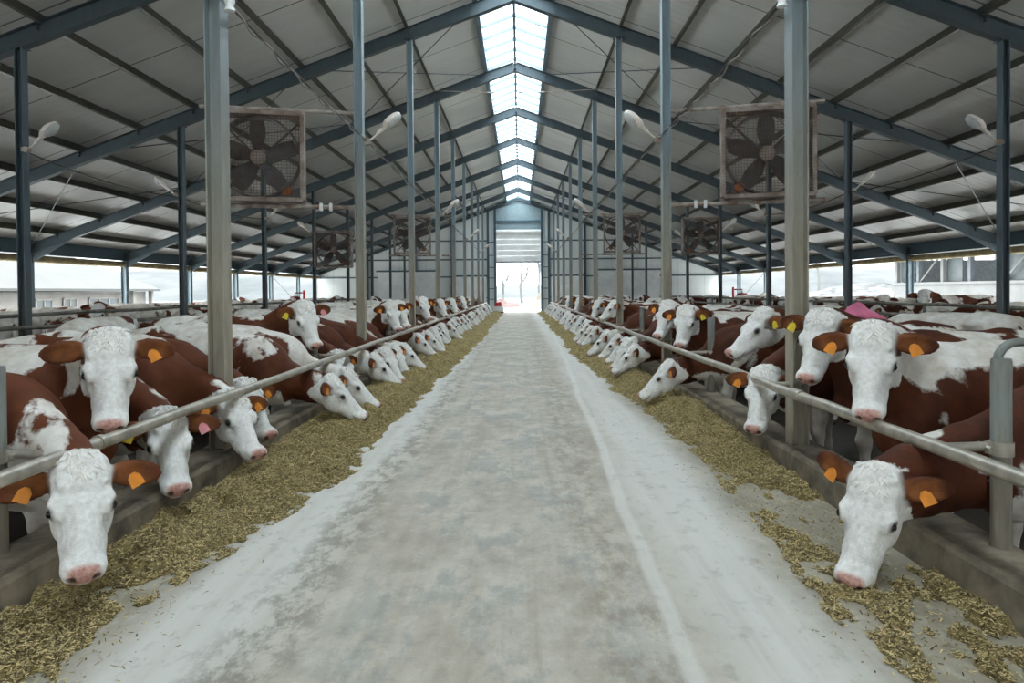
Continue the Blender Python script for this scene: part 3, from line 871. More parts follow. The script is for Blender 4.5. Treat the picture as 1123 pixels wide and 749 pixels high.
# ---------------------------------------------------------------- fans
M_RUST = simple('rusty_frame', (.34, .29, .26), .75, .2, var=.45, scale=4, dark=(.17, .115, .085))
M_FANDK = simple('fan_blade', (.10, .10, .10), .6, .3, .3, 8)
M_MESH = simple('rusty_mesh', (.20, .115, .085), .8, .2, .4, 8)
M_PIPE = simple('fan_pipe', (.42, .39, .36), .6, .3, var=.5, scale=5, dark=(.22, .13, .09))
M_MOTOR = simple('motor_orange', (.45, .13, .04), .6, .1, .4, 12)
S_ = .675
def fan(name_label, loc, turn, arm=None):
    t = thing('barn_fan', name_label, 'fan', loc, 'big ceiling fans'); t.rotation_euler.z = turn
    d = .17
    m = MB()
    for sx in (-1, 1): m.box(sx*S_-.03, sx*S_+.03, -d, d, -S_, S_)
    for sz in (-1, 1): m.box(-S_, S_, -d, d, sz*S_-.03, sz*S_+.03)
    m.build('frame', M_RUST, t)
    m = MB(); n = 40; R = .62                                       # round duct ring
    vs = []
    for k in range(n):
        a = 2*math.pi*k/n
        for rr, y in ((R, -.08), (R, .14), (R+.025, .14), (R+.025, -.08)): vs.append((rr*math.cos(a), y, rr*math.sin(a)))
    m.add(vs, [(k*4+j, k*4+(j+1) % 4, ((k+1) % n)*4+(j+1) % 4, ((k+1) % n)*4+j) for k in range(n) for j in range(4)])
    m.build('duct_ring', M_FANDK, t, True)
    m = MB()
    g = [-S_+.045*i for i in range(1, 30)]
    for q in g:
        m.tube([(q, -d, -S_), (q, -d, S_)], .0035, 3, False); m.tube([(-S_, -d, q), (S_, -d, q)], .0035, 3, False)
    m.build('wire_guard', M_MESH, t)
    for k in range(5):
        a = 2*math.pi*k/5+.35; ca, sa = math.cos(a), math.sin(a); m = MB(); vs = []
        for i in range(7):
            rr = .10+.49*i/6; wd = .085+.05*math.sin(math.pi*i/6)+.02*i/6; tw = .75-.5*i/6
            for e in (-1, 1):
                for th in (-.006, .006):
                    px, pz, py = rr, e*wd*math.cos(tw), e*wd*math.sin(tw)+th
                    vs.append((px*ca-pz*sa, py+.03, px*sa+pz*ca))
        fs = []
        for i in range(6):
            o = i*4; p = o+4
            fs += [(o, o+2, p+2, p), (o+1, p+1, p+3, o+3), (o, p, p+1, o+1), (o+2, o+3, p+3, p+2)]
        fs += [(0, 1, 3, 2), (24, 26, 27, 25)]
        m.add(vs, fs); m.build('blade', M_FANDK, t)
    m = MB(); m.lathe([(.05, -.08), (.12, -.05), (.12, .09), (.04, .12)], axis=(0, 1, 0), n=20); m.build('hub', M_RUST, t, True)
    m = MB()
    for a in (.78, 2.36): m.bar((-.85*math.cos(a), .15, -.85*math.sin(a)), (.85*math.cos(a), .15, .85*math.sin(a)), .04, .03)
    m.build('strut', M_FANDK, t)
    sx = 1 if loc[0] < 0 else -1                                     # side towards the lane
    m = MB(); m.lathe([(.03, -.1), (.075, -.09), (.075, .07), (.03, .09)], (sx*.42, .05, -.52), (0, 1, 0), 14); m.build('motor', M_MOTOR, t, True)
    if arm:
        x0 = sx*arm
        for z, nm in ((S_+.09, 'top_pipe'), (-S_-.09, 'bottom_pipe')):
            m = MB(); m.tube([(-sx*.85, 0, z), (x0, 0, z)], .034, 10); m.build(nm, M_PIPE, t, True)
        m = MB()
        for q in (-1, 1):
            m.box(q*S_-.04, q*S_+.04, -.03, .03, S_, S_+.12); m.box(q*S_-.04, q*S_+.04, -.03, .03, -S_-.12, -S_)
        m.build('hanger', M_RUST, t)
        for q in (-.075, .075):
            m = MB(); m.cbox((sx*1.02+q, 0, -S_-.09), (.05, .12, .12)); m.build('pipe_clip', M_WHITE, t)
    return t
fan('largest rusty square fan hung by the left feed posts', (-4.02, FR[1], 3.66), .22, 1.50)
fan('largest rusty square fan hung by the right feed posts', (4.02, FR[1], 3.66), -.22, 1.50)
fan('smaller far rusty square fan just left of the lane', (-4.0, FR[4], 3.66), .12, 1.50)
fan('smaller far rusty square fan just right of the lane', (4.0, FR[4], 3.66), -.12, 1.50)
fan('dark tilted square fan deep in the left pen', (-7.0, FR[4], 3.15), .1)
fan('dark square fan deep in the right pen', (7.0, FR[4], 3.55), -.1)

# ---------------------------------------------------------------- lamps on the posts
M_LAMPW = simple('lamp_cream', (.82, .76, .68), .5, 0, .25, 10)
t_ = NT('lamp_glass'); M_GLASS = t_.set((.80, .82, .82), .12, **{'Transmission Weight': .55, 'IOR': 1.2})
def lamp_proto():
    t = thing('post_lamp', '', '', (0, 0, 0))
    m = MB(); m.lathe([(.035, 0), (.035, .10)], (0, 0, -.05), n=12); m.cbox((0, 0, 0), (.10, .10, .07)); m.build('clamp', M_PIPE, t)
    m = MB(); m.tube([(0, 0, 0), (.10, 0, .06), (.24, 0, .19)], .016, 8); m.tube([(.17, 0, .125), (.30, 0, .245)], [.032, .036], 10); m.build('arm', M_LAMPW, t, True)
    R = Matrix.Rotation(-.72, 3, 'Y')
    m = MB(); m.ell(R @ V((.50, 0, .0)), (.19, .105, .07), 18, 12, R); m.build('housing', M_LAMPW, t, True)
    m = MB(); m.ell(R @ V((.53, 0, -.035)), (.155, .095, .075), 18, 12, R); m.build('glass_bowl', M_GLASS, t, True)
    return t
LP = lamp_proto(); first = [True]
def lamp(x, y, z, ang, label, group, sc_=1.):
    o = LP if first[0] else copy_tree(LP)
    first[0] = False
    o.location = (x, y, z); o.rotation_euler.z = math.radians(ang); o.scale = (sc_,)*3
    tag(o, label, 'lamp', group)
for s, side in ((-1, 'left'), (1, 'right')):
    for j, n in enumerate((1, 3, 5, 7)):
        lamp(s*(XP-.13), FR[n]-.05, 3.88, 180 if s > 0 else 0, f'{ORD[j]} white lamp from the camera leaning inward from the {side} lane posts', f'lamps over the lane, {side}')
    for j, n in enumerate((1, 2, 3, 4, 5)):
        inw = n % 2 == 1; d = -s if inw else s
        lamp(s*XM+d*.10, FR[n]-.05, 3.80, 0 if d > 0 else 180, f'{ORD[j]} lamp from the camera on the dark {side} pen posts, leaning {"inward" if inw else "outward"}', f'lamps in the {side} pen', .95)

# ---------------------------------------------------------------- cables
M_CABLE = simple('cable_black', (.05, .045, .04), .6, 0, .3); M_CABLE2 = simple('cable_grey', (.30, .27, .24), .6, 0, .3)
def sag(p, q, s_, n=14): return [V(p).lerp(V(q), i/n)-V((0, 0, s_*4*(i/n)*(1-i/n))) for i in range(n+1)]
for s, side in ((-1, 'left'), (1, 'right')):
    for j, n in enumerate((0, 1, 3, 5)):
        n2 = {0: 1, 1: 3, 3: 5, 5: 7}[n]
        t = thing('power_cable', f'{["nearest", "second", "third", "farthest"][j]} slack span of twisted cable strung along the {side} lane posts', 'cable', (s*(XP-.13), FR[n], 3.9), f'cables along the {side} lane posts')
        L = FR[n2]-FR[n]
        m = MB(); m.tube(sag((0, 0, 0), (0, L, 0), .03), .011, 6); m.build('black_wire', M_CABLE, t, True)
        m = MB(); pts = sag((0, 0, -.01), (0, L, 0), .06, 40)
        m.tube([p+V((.02*math.sin(i*1.1), 0, .02*math.cos(i*1.1))) for i, p in enumerate(pts)], .009, 5); m.build('grey_wire', M_CABLE2, t, True)
    t = thing('cable_insulator', f'white insulator on the nearest tall {side} post near the top edge', 'insulator', (s*(XP-.13), FR[0]-.03, 3.92))
    m = MB(); m.lathe([(.02, -.07), (.045, -.06), (.03, -.02), (.045, .02), (.03, .06), (.015, .07)], n=14); m.build('porcelain', M_WHITE, t, True)
    m = MB(); m.lathe([(.13, 0), (.13, .03)], (s*.13, .03, .05), n=4); m.build('strap', M_GALV, t)
    m = MB(); m.tube(sag((s*XP, FR[1]-.12, 3.85), (s*(XP+.05), FR[1]-.12, 2.95), -.02, 8), .008, 5)
    tag(m.build('drop_wire', M_CABLE2, None, True), f'thin wire hanging down the second tall {side} lane post', 'cable')
    m = MB(); m.tube(sag((s*XM, FR[1], 3.8), (s*XM, FR[2], 3.75), .12)+sag((s*XM, FR[2], 3.75), (s*XM, FR[3], 3.8), .12), .012, 6)
    tag(m.build('pen_cable', M_CABLE, None, True), f'dark cable strung between the dark posts of the {side} pen', 'cable')

# ---------------------------------------------------------------- machines at the far end
t = thing('feed_pusher', 'round grey machine with a red top at the far end of the left rail', 'machine', (-1.42, 46.2, 0))
m = MB(); m.lathe([(.36, .10), (.37, .14), (.37, .42), (.34, .46), (.05, .46)], n=28); m.build('drum', M_WHITE, t, True)
M_RED = simple('red_paint', (.62, .035, .03), .45, 0, .15)
m = MB(); m.lathe([(.39, 0), (.40, .03), (.40, .09), (.36, .11)], n=28); m.build('base_ring', simple('dark_red', (.22, .03, .03), .5), t, True)
m = MB(); m.lathe([(.30, .46), (.31, .50), (.23, .54), (.21, .70), (.15, .74), (.02, .75)], n=24); m.cbox((.12, -.12, .66), (.16, .12, .20)); m.build('red_hood', M_RED, t, True)
for s, side in ((-1, 'left'), (1, 'right')):
    t = thing('cattle_brush', f'small dark red brush on a red post behind the {side} concrete cross wall', 'brush', (s*13.2, FR[7]+.6, COW_Z))
    m = MB(); m.lathe([(.07, 0), (.07, 1.85)], n=10); m.build('post', M_RED, t, True)
    m = MB(); m.lathe([(.06, 0), (.3, .05), (.33, .3), (.3, .6), (.06, .66)], (s*.55, 0, .85), n=16); m.tube([(0, 0, 1.7), (s*.55, 0, 1.7), (s*.55, 0, 1.45)], .04, 8); m.build('brush', simple('brush_red', (.16, .025, .03), .9), t, True)
# coloured cloth
r = random.Random(4); m = MB()
n, k = 14, 10; vs = []
for i in range(n):
    for j in range(k):
        a, b = i/(n-1)-.5, j/(k-1)-.5
        vs.append((a*.44, b*.34, .17*math.exp(-(a*2.6)**2-(b*2.2)**2)+.02*math.sin(9*a+5*b)+.015*math.sin(14*b)))
PINK = (vs, [(i*k+j, (i+1)*k+j, (i+1)*k+j+1, i*k+j+1) for i in range(n-1) for j in range(k-1)])

# ---------------------------------------------------------------- outdoors
def snowy(name, a, b, s=.06):
    t = NT(name); vec = t.coord('Object', (1, 1, 2.5)); f = t.noise(vec, s, 7, .65); return t.set(t.ramp(f, .38, .62, a, b), .9)
m = MB(); m.box(-400, 400, -40, 600, -1.6, -.58); struct(m.build('ground', snowy('pale_field', (.045, .048, .046), (.08, .084, .08), .12)))
M_BOUNCE = snowy('bounce_ground', (.70, .71, .70), (.85, .86, .85), .12)  # unseen bright ground strips, added to bounce daylight up onto the ceiling
for nm, q in (('floor_bounce_left', (-27, -15.4, -30, 70)), ('floor_bounce_right', (15.4, 25.5, -30, 70)), ('floor_bounce_front', (-15.4, 15.4, -30, YN-.1))):
    m = MB(); m.box(*q, -1, -.5); struct(m.build(nm, M_BOUNCE))
m = MB(); m.box(-4, 4, YE+.1, YE+5, -.6, -.02); struct(m.build('floor_yard_back', snowy('yard', (.40, .38, .34), (.55, .54, .5), .3)))
m = MB(); m.box(-9, 9, YE+5, YE+28, -.6, -.05); struct(m.build('floor_yard_far', snowy('far_yard', (.06, .058, .05), (.09, .088, .08), .3)))
def hill(pts, y, depth, name, mat):
    m = MB(); vs = []; r = random.Random(2)
    rows = 6
    for j in range(rows+1):
        f = j/rows
        for x, z in pts: vs.append((x, y+depth*f, -1+(z+1)*math.sin(f*math.pi/2)+r.uniform(-.3, .3)*(0 < j < rows)))
    n = len(pts); m.add(vs, [(j*n+i, j*n+i+1, (j+1)*n+i+1, (j+1)*n+i) for j in range(rows) for i in range(n-1)])
    return struct(m.build(name, mat, None, True))
M_HILL = snowy('pale_hill', (.022, .029, .031), (.055, .061, .061), .05)
hill([(-260, 14), (-200, 12), (-160, 9), (-130, 10.5), (-100, 8), (-80, 9), (-60, 6), (-40, 4), (-10, 3.0), (0, 4.0), (10, 3.4), (30, 5), (60, 8), (90, 10), (140, 9), (200, 12), (260, 10)], 190, 60, 'hill', M_HILL)
# heaps seen through the far door and on the right
def heap(cx, cy, rx, ry, h, seed):
    r = random.Random(seed); m = MB(); vs = []; n, k = 26, 12
    for j in range(k+1):
        for i in range(n):
            a = 2*math.pi*i/n; q = j/k; rr = q*(1+.12*math.sin(3*a+seed)+.08*math.sin(7*a))
            vs.append((cx+rx*rr*math.cos(a), cy+ry*rr*math.sin(a), -.6+h*(1-q*q)*(1+.25*r.uniform(-1, 1)*(q > .1))))
    m.add(vs, [(j*n+i, j*n+(i+1) % n, (j+1)*n+(i+1) % n, (j+1)*n+i) for j in range(k) for i in range(n)])
    return m
tag(heap(-2.6, 66, 3.6, 3, 1.15, 1).build('earth_heap', snowy('red_earth', (.085, .052, .048), (.105, .072, .068), .5), None, True), 'low pinkish red heap outside the far door on the left', 'heap', kind='stuff')
tag(heap(3.0, 62, 2.6, 4, 2.2, 3).build('straw_heap', snowy('pale_straw', (.09, .085, .065), (.18, .17, .14), .8), None, True), 'pale straw heap outside the far door on the right', 'heap', kind='stuff')
tag(heap(36, 62, 14, 12, 2.3, 5).build('snow_bank', snowy('grey_snow', (.028, .031, .031), (.105, .108, .108), .9), None, True), 'mottled grey snowy bank outside the right side opening', 'bank', kind='stuff')
# bare pale trees far away
M_TREE = simple('bare_tree', (.14, .15, .145), .9, 0, .2)
def tree_mesh(seed):
    r = random.Random(seed); m = MB()
    def br(p, d, L, rad, lv):
        q = p+d*L; mid = (p+q)/2+V((r.uniform(-.08, .08)*L, 0, 0)); m.tube([p, mid, q], [rad, rad*.8, rad*.55], 5)
        if lv:
            for _ in range(4 if lv > 1 else 5):
                f = r.uniform(.35, 1); dd = (d+V((r.uniform(-.8, .8), r.uniform(-.8, .8), r.uniform(-.1, .6)))).normalized()
                br(p+(q-p)*f, dd, L*r.uniform(.4, .6), rad*.5, lv-1)
    br(V((0, 0, 0)), V((0, 0, 1)), 5.5, .22, 3); return m.mesh('bare_tree', M_TREE, True)
TREES = [tree_mesh(i) for i in range(3)]
r = random.Random(12)
for i, x in enumerate((-6.4, -2.9, .4, 3.6, 7.0)):
    o = link('bare_tree', TREES[i % 3]); o.location = (x, 118+r.uniform(-4, 4), -1.0); sf = r.uniform(.9, 1.25); o.scale = (sf, sf, sf); o.rotation_euler.z = r.uniform(0, 6)
    tag(o, 'pale bare tree in the row seen beyond the far door', 'tree', 'bare trees beyond the far door')
for i, x in enumerate((52, 60, 68, 76, 84)):
    o = link('bare_tree', TREES[i % 3]); o.location = (x, 112+r.uniform(-6, 6), -1.0); sf = r.uniform(1.2, 1.6); o.scale = (sf, sf, sf); o.rotation_euler.z = r.uniform(0, 6)
    tag(o, 'pale bare tree in the row seen through the right side opening', 'tree', 'bare trees beyond the right side')
# long low barn on the left
M_PALEROOF = simple('pale_roof', (.058, .061, .058), .8, 0, .12, .4); M_PALEWALL = simple('pale_wall', (.21, .20, .185), .85, 0, .2, .6)
M_WDARK = simple('dark_opening', (.075, .09, .094), .4, 0, .3, 1)
t = thing('farm_building', 'long low barn with a pale hipped roof outside the left opening', 'building', (0, 0, 0), 'neighbouring barns')
X0, X1, Ya, Yb, ez, rz = -32.5, -46, 8, 60, 1.75, 6.2
m = MB(); m.box(X1, X0-.6, Ya, Yb-.6, -1, ez-.05); m.build('wall', M_PALEWALL, t)
xm = (X0+X1)/2; hp = 8
m = MB(); m.add([(X0+.4, Ya, ez), (X0+.4, Yb, ez), (X1-.4, Yb, ez), (X1-.4, Ya, ez), (xm, Ya+hp, rz), (xm, Yb-hp, rz), (X0+.4, Ya, ez+.18), (X0+.4, Yb, ez+.18), (X1-.4, Yb, ez+.18), (X1-.4, Ya, ez+.18)],
      [(3, 2, 1, 0), (6, 7, 5, 4), (7, 8, 5), (8, 9, 4, 5), (9, 6, 4), (0, 1, 7, 6), (1, 2, 8, 7), (2, 3, 9, 8), (3, 0, 6, 9)]); m.build('roof', M_PALEROOF, t)
for ya, yb, za, zb in ((24, 37.3, -.2, 1.15), (45.8, 47.4, -.4, 1.15), (48.6, 50, 0, 1.2), (51.5, 55.2, -.4, 1.2)):
    m = MB(); m.box(X0-.66, X0-.52, ya, yb, za, zb); f = m.build('window', M_WDARK, t)
    m = MB()
    nb = max(2, int((yb-ya)/1.2))
    for i in range(nb+1): m.box(X0-.53, X0-.46, ya+(yb-ya)*i/nb-.06, ya+(yb-ya)*i/nb+.06, za, zb)
    m.box(X0-.53, X0-.46, ya, yb, zb-.06, zb+.08); m.build('window_frame', M_PALEWALL, f)
for y in (56.6, 59.4):
    m = MB(); m.box(X0-.35, X0-.05, y, y+.3, -1, ez); m.build('porch_post', M_PALEWALL, t)
# barn on the right
M_PALEW2 = simple('white_boards', (.13, .134, .13), .7, 0, .15, 1); M_EAVE2 = simple('grey_frame', (.085, .10, .11), .6, 0, .15)
t = thing('farm_building', 'pale barn with a window band and braced frames outside the right opening', 'building', (0, 0, 0), 'neighbouring barns')
X0, Ya, Yb = 26.0, 6, 46.5
m = MB(); m.box(X0, X0+.3, Ya, Yb, -1, 1.72); m.build('wall', M_PALEW2, t)
m = MB(); m.box(X0-.12, X0+.35, Ya, Yb, 1.72, 1.86); m.build('sill', M_PALEW2, t)
m = MB(); m.box(X0+.5, X0+12, Yb-.3, Yb, -1, 3.4); m.box(X0+11.7, X0+12, Ya, Yb, -1, 3.4); m.build('inner_wall', simple('inner_grey', (.30, .34, .35), .8), t)
m = MB(); m.add([(X0-1, Ya, 3.42), (X0-1, Yb+.6, 3.42), (X0+13, Yb+.6, 6.2), (X0+13, Ya, 6.2), (X0-1, Ya, 3.85), (X0-1, Yb+.6, 3.85), (X0+13, Yb+.6, 6.6), (X0+13, Ya, 6.6)],
      [(0, 1, 2, 3), (7, 6, 5, 4), (0, 4, 5, 1), (1, 5, 6, 2), (2, 6, 7, 3), (3, 7, 4, 0)]); m.build('roof', M_PALEROOF, t)
y = Yb-.2; k = 0
while y > Ya:
    m = MB(); m.box(X0, X0+.25, y-.25, y, 1.8, 3.5); m.build('frame_post', M_EAVE2 if k % 2 else M_PALEW2, t)
    if k % 3 == 1:
        m = MB(); m.bar((X0+.1, y-.3, 1.9), (X0+.1, y-2.2, 3.4), .09, .09); m.build('brace', M_PALEW2, t)
    if k % 2 == 0:
        m = MB(); m.box(X0+.3, X0+.36, y-1.6, y-.2, 1.9, 3.35); m.build('dark_panel', M_WDARK, t)
    y -= 2.5; k += 1
# ---------------------------------------------------------------- chopped feed heaped along both kerbs
def vnoise(x, y, seed):
    xi, yi = np.floor(x).astype(np.int64), np.floor(y).astype(np.int64); fx, fy = x-xi, y-yi
    fx, fy = fx*fx*(3-2*fx), fy*fy*(3-2*fy)
    def hsh(a, b):
        n = (a*374761393+b*668265263+seed*974634777) & 0x7fffffff
        n = ((n ^ (n >> 13))*1274126177) & 0x7fffffff
        return ((n ^ (n >> 16)) & 0xffff)/65535.
    a, b, c, d = hsh(xi, yi), hsh(xi+1, yi), hsh(xi, yi+1), hsh(xi+1, yi+1)
    return (a*(1-fx)+b*fx)*(1-fy)+(c*(1-fx)+d*fx)*fy
def fbm(x, y, seed, o=4):
    return sum(vnoise(x*2**i, y*2**i, seed+i)*.5**i for i in range(o))/sum(.5**i for i in range(o))


def feed_material():
    t = NT('silage'); vec = t.coord('Object')
    mp = t.n('ShaderNodeMapping', ins={'Scale': (1, .75, 1)}); t.lk(vec, mp.inputs[0])
    f = t.noise(mp.outputs[0], 46, 5, .8); g = t.noise(vec, 5, 4)
    c = t.ramp(f, .28, .74, (.06, .042, .015), (.66, .50, .21))
    c = t.mix(t.math('MULTIPLY', t.ramp(g, .38, .62), .8), c, t.ramp(f, .3, .72, (.035, .026, .009), (.40, .31, .105)))
    t.bump(f, .9, .02)
    return t.set(c, .9)
M_FEED = feed_material()
def chip_mat():
    t = NT('chopped_straw'); oi = t.n('ShaderNodeAttribute', attribute_name='tint')
    return t.set(t.ramp(oi.outputs['Fac'], 0., 1., (.06, .042, .013), (.80, .63, .31)), .85)
M_CHIP = chip_mat()
def interp(y, pts): return np.interp(y, [p[0] for p in pts], [p[1] for p in pts])
SIDES = {-1: dict(edge=[(1, 1.95), (3.1, 1.75), (4.2, 1.60), (5.6, 1.34), (8, 1.36), (12, 1.25), (20, 1.1), (46, 1.05)],
                  amt=[(1, .62), (3.2, .64), (4.6, .70), (6, 1.0), (8, 1.1), (48, 1.05)], seed=10),
         1: dict(edge=[(1, 1.62), (3.2, 1.55), (4.5, 1.60), (6, 1.72), (8, 1.60), (11, 1.42), (16, 1.35), (46, 1.25)],
                 amt=[(1, .66), (3., .62), (4.0, .54), (5.3, .62), (6.4, .85), (8, 1.05), (48, 1.0)], seed=40)}
def feed_height(s, x, y):
    """x: distance from the lane centre (positive)"""
    S = SIDES[s]; e = interp(y, S['edge'])+(fbm(y*.9, y*0+3.3, S['seed']+7)-.5)*.36+(fbm(x*4, y*4, S['seed']+3)-.5)*.16
    a = interp(y, S['amt'])
    t = np.clip((x-e)/.35, -1, 1)
    ridge = np.exp(-((x-interp(y, S['edge'])-.48)/.42)**2)*.75+.25
    lump = .55*fbm(x*3.6, y*1.5, S['seed'])+.45*fbm(x*9, y*6, S['seed']+60)
    cover = lump-(1.0-a)*.95
    h = (.12*ridge*a)*np.clip(t, 0, 1)*np.clip(.35+cover*1.5, 0, 1.4)
    h = h+(fbm(x*14, y*12, S['seed']+20, 3)-.5)*.085*np.clip(a+.1, .4, 1)+(fbm(x*6, y*5, S['seed']+50, 2)-.5)*.07*np.clip(a, .3, 1)+(fbm(x*36, y*32, S['seed']+30, 2)-.5)*.034
    m = np.minimum(np.clip(t*3, -1, 1), np.clip((cover-.12)*7, -1, 1))
    return np.where(m > 0, h*np.clip(m*1.6, 0, 1)+.008*m, -.03)
for s, side in ((-1, 'left'), (1, 'right')):
    ys = np.concatenate([np.arange(1.2, 9, .014), np.arange(9, 18, .035), np.arange(18, 45.6, .08)]); xs = np.arange(.78, 2.285, .014)
    X, Y = np.meshgrid(xs, ys, indexing='ij'); H = feed_height(s, X, Y)
    n, k = X.shape
    idx = np.arange(n*k).reshape(n, k)
    F = np.stack([idx[:-1, :-1], idx[1:, :-1], idx[1:, 1:], idx[:-1, 1:]], -1).reshape(-1, 4)
    keep = (H.ravel()[F] > -.02).any(1); F = F[keep]
    if s < 0: F = F[:, ::-1]
    used, inv = np.unique(F, return_inverse=True); F = inv.reshape(-1, 4)
    P = np.stack([s*X.ravel(), Y.ravel(), H.ravel()], 1)[used]
    nf = len(F)
    # loose chopped stems on top, part of the same heap
    R_ = np.random.default_rng(3+s); N = 150000
    cx = R_.uniform(1.0, 2.25, N); cy = 1.4+R_.exponential(5.0, N); cy = np.where(cy > 20, R_.uniform(1.4, 8, N), cy)
    ch = feed_height(s, cx, cy)
    stray = R_.random(N) < .05*np.exp(-((cx-1.9)/.3)**2)
    ok = (ch > .0) | stray; cx, cy, ch = cx[ok], cy[ok], np.maximum(ch[ok], 0)
    N = len(cx); an = R_.uniform(0, 2*np.pi, N); L = R_.uniform(.003, .011, N)*(1+(R_.random(N) < .04)*1.8); Wd = R_.uniform(.0014, .0036, N); tl = R_.uniform(-.5, .5, N)
    ux, uy, uz = np.cos(an)*np.cos(tl), np.sin(an)*np.cos(tl), np.sin(tl); px, py = -np.sin(an), np.cos(an)
    z0 = ch+.005+np.abs(uz)*L*.6
    Q = np.stack([np.stack([s*cx+a*ux*L+b*px*Wd, cy+a*uy*L+b*py*Wd, z0+a*uz*L+c*.002], 1) for a, b, c in ((-1, -1, 0), (1, -1, 0), (1, 1, 0), (-1, 1, 0), (-1, 0, 1), (1, 0, 1))], 1).reshape(-1, 3)
    o = np.arange(N)[:, None]*6+len(P)
    CF = np.concatenate([o+np.array([0, 1, 5, 4]), o+np.array([4, 5, 2, 3]), o+np.array([3, 2, 1, 0])], 0)
    allv = np.concatenate([P, Q]); allf = np.concatenate([F, CF]).astype(np.int32)
    me = bpy.data.meshes.new('silage'); me.vertices.add(len(allv)); me.vertices.foreach_set('co', allv.astype(np.float32).ravel())
    me.loops.add(allf.size); me.loops.foreach_set('vertex_index', allf.ravel())
    me.polygons.add(len(allf)); me.polygons.foreach_set('loop_start', np.arange(0, allf.size, 4, dtype=np.int32))
    me.polygons.foreach_set('use_smooth', np.concatenate([np.ones(nf, bool), np.zeros(len(CF), bool)]))
    me.materials.append(M_FEED); me.materials.append(M_CHIP)
    me.polygons.foreach_set('material_index', np.concatenate([np.zeros(nf, np.int32), np.ones(len(CF), np.int32)]))
    me.update(calc_edges=True)
    at = me.attributes.new('tint', 'FLOAT', 'POINT'); tv = np.concatenate([np.zeros(len(P)), np.repeat(R_.random(N)**1.3, 6)]); at.data.foreach_set('value', tv.astype(np.float32))
    o = link('silage', me); tag(o, f'chopped yellow-brown silage heaped along the {side} kerb', 'feed', kind='stuff')
# ---------------------------------------------------------------- the herd
B0 = 3.3                                        # how far from the lane centre a feeding cow stands
hN, hF = .0125, .022
def P_(poll, yaw, pitch, roll=0, h=hN, **k): return cow_mesh('cow_body', M_COAT, poll, yaw, pitch, roll, h=h, **k)
UP = P_((.94, -.26, 1.47), -58, -58, ears=(.05, .0), seed=1)
UPB = P_((.98, -.20, 1.52), -46, -56, 4, ears=(0, .1), seed=2, legs=.05)
UPS = P_((1.04, -.06, 1.50), -14, -44, ears=(.0, .05), seed=3)
LOW = P_((1.12, -.34, .90), -52, -48, drop=.10, ears=(.0, .0), seed=4, legs=.06)
LOWC = P_((.98, -.30, .99), -54, -54, drop=.07, ears=(.1, .0), seed=14)
LOWB = P_((1.16, -.16, .90), -36, -48, -4, drop=.10, ears=(.1, .0), seed=5)
EAT = P_((1.22, 0, .79), 4, -46, drop=.18, nk=-.12, ears=(.1, .1), seed=6, legs=-.08)
EATB = P_((1.20, -.06, .82), -24, -54, drop=.17, nk=-.10, ears=(.0, .12), seed=7)
EATN = P_((1.37, -.10, .75), -42, -57, 8, drop=.22, ears=(.5, .55), seed=8, legs=.08)
STAND = P_((1.02, 0.05, 1.30), 8, -38, h=.016, seed=9, legs=.07)
TURN = P_((.90, -.30, 1.46), -75, -50, h=.016, seed=10)
REST = P_((1.06, .0, 1.05), 0, -40, h=.018, drop=.04, seed=11, legs=.04)
FUP, FEAT, FEATB, FST = (P_((.96, -.2, 1.45), -45, -55, h=hF, seed=1), P_((1.20, 0, .80), 5, -48, h=hF, drop=.18, nk=-.12, seed=2),
                         P_((1.18, -.05, .83), -25, -54, h=hF, drop=.17, nk=-.10, seed=3), P_((1.02, .05, 1.25), 5, -36, h=hF, seed=4))
O, Y_, K = 0, 1, 2                              # orange, yellow, pink tags
def left(p, y, label, seed, bias=.5, tone=.25, tags=(0, 0), hair=None, turn=0., dx=0., sc_=1.): return cow(p, -B0+dx, y, turn, label, 'cows feeding along the left rail', seed, bias, tone, tags, hair, sc_)
def right(p, y, label, seed, bias=.53, tone=0., tags=(0, 0), hair=None, turn=0., dx=0., sc_=1.): return cow(p, B0-dx, y, 180-turn, label, 'cows feeding along the right rail', seed, bias, tone, tags, hair, sc_, flip=True)
# near left, front to back
left(LOW, 3.72, 'nearest left cow reaching under the rail, white face low, orange tag in each ear', 1.7, .47, .35, (O, O), 0, -4, .13)
left(UP, 4.32, 'nearest left cow with its white head raised above the rail', 22, .49, .3, (None, O), 1, -2)
left(LOW, 4.93, 'left cow with one yellow and one pink ear tag, face low under rail', 3, .54, .2, (Y_, K), 2, 0, -.15)
left(LOWB, 5.62, 'left cow with lowered white head just in front of the nearest tall post', 4, .54, .3, (O, O), 0, 0, -.10)
left(LOWB, 6.28, 'left cow half hidden behind lowered neighbour, right beside the nearest tall post', 5, .54, .3, (O, O), 1, 2, -.28)
left(EAT, 7.35, 'left cow in full side view stretching its white head over the feed', 6, .52, .2, (O, O), 2, 0, .12)
left(UPB, 8.56, 'left cow with raised white face, yellow and pink tags, past the nearest post', 7, .5, .25, (Y_, K), 0, 0, -.3, 1.04)
left(EAT, 7.97, 'left cow whose muzzle peeks out behind the side-view head', 8, .5, .3, (O, O), 1, 2, .12)
left(LOWB, 9.22, 'left cow with its face down behind the rail between second and third short post', 9, .54, .1, (O, O), 2, 0, -.2)
left(EAT, 9.9, 'left cow eating beside the second tall post with two orange tags showing', 10, .55, .15, (O, O), 0, 0, .05)
left(EATB, 10.6, 'left cow eating just past the second tall post, white face to the feed', 11, .53, .15, (O, O), 1, 0, .1)
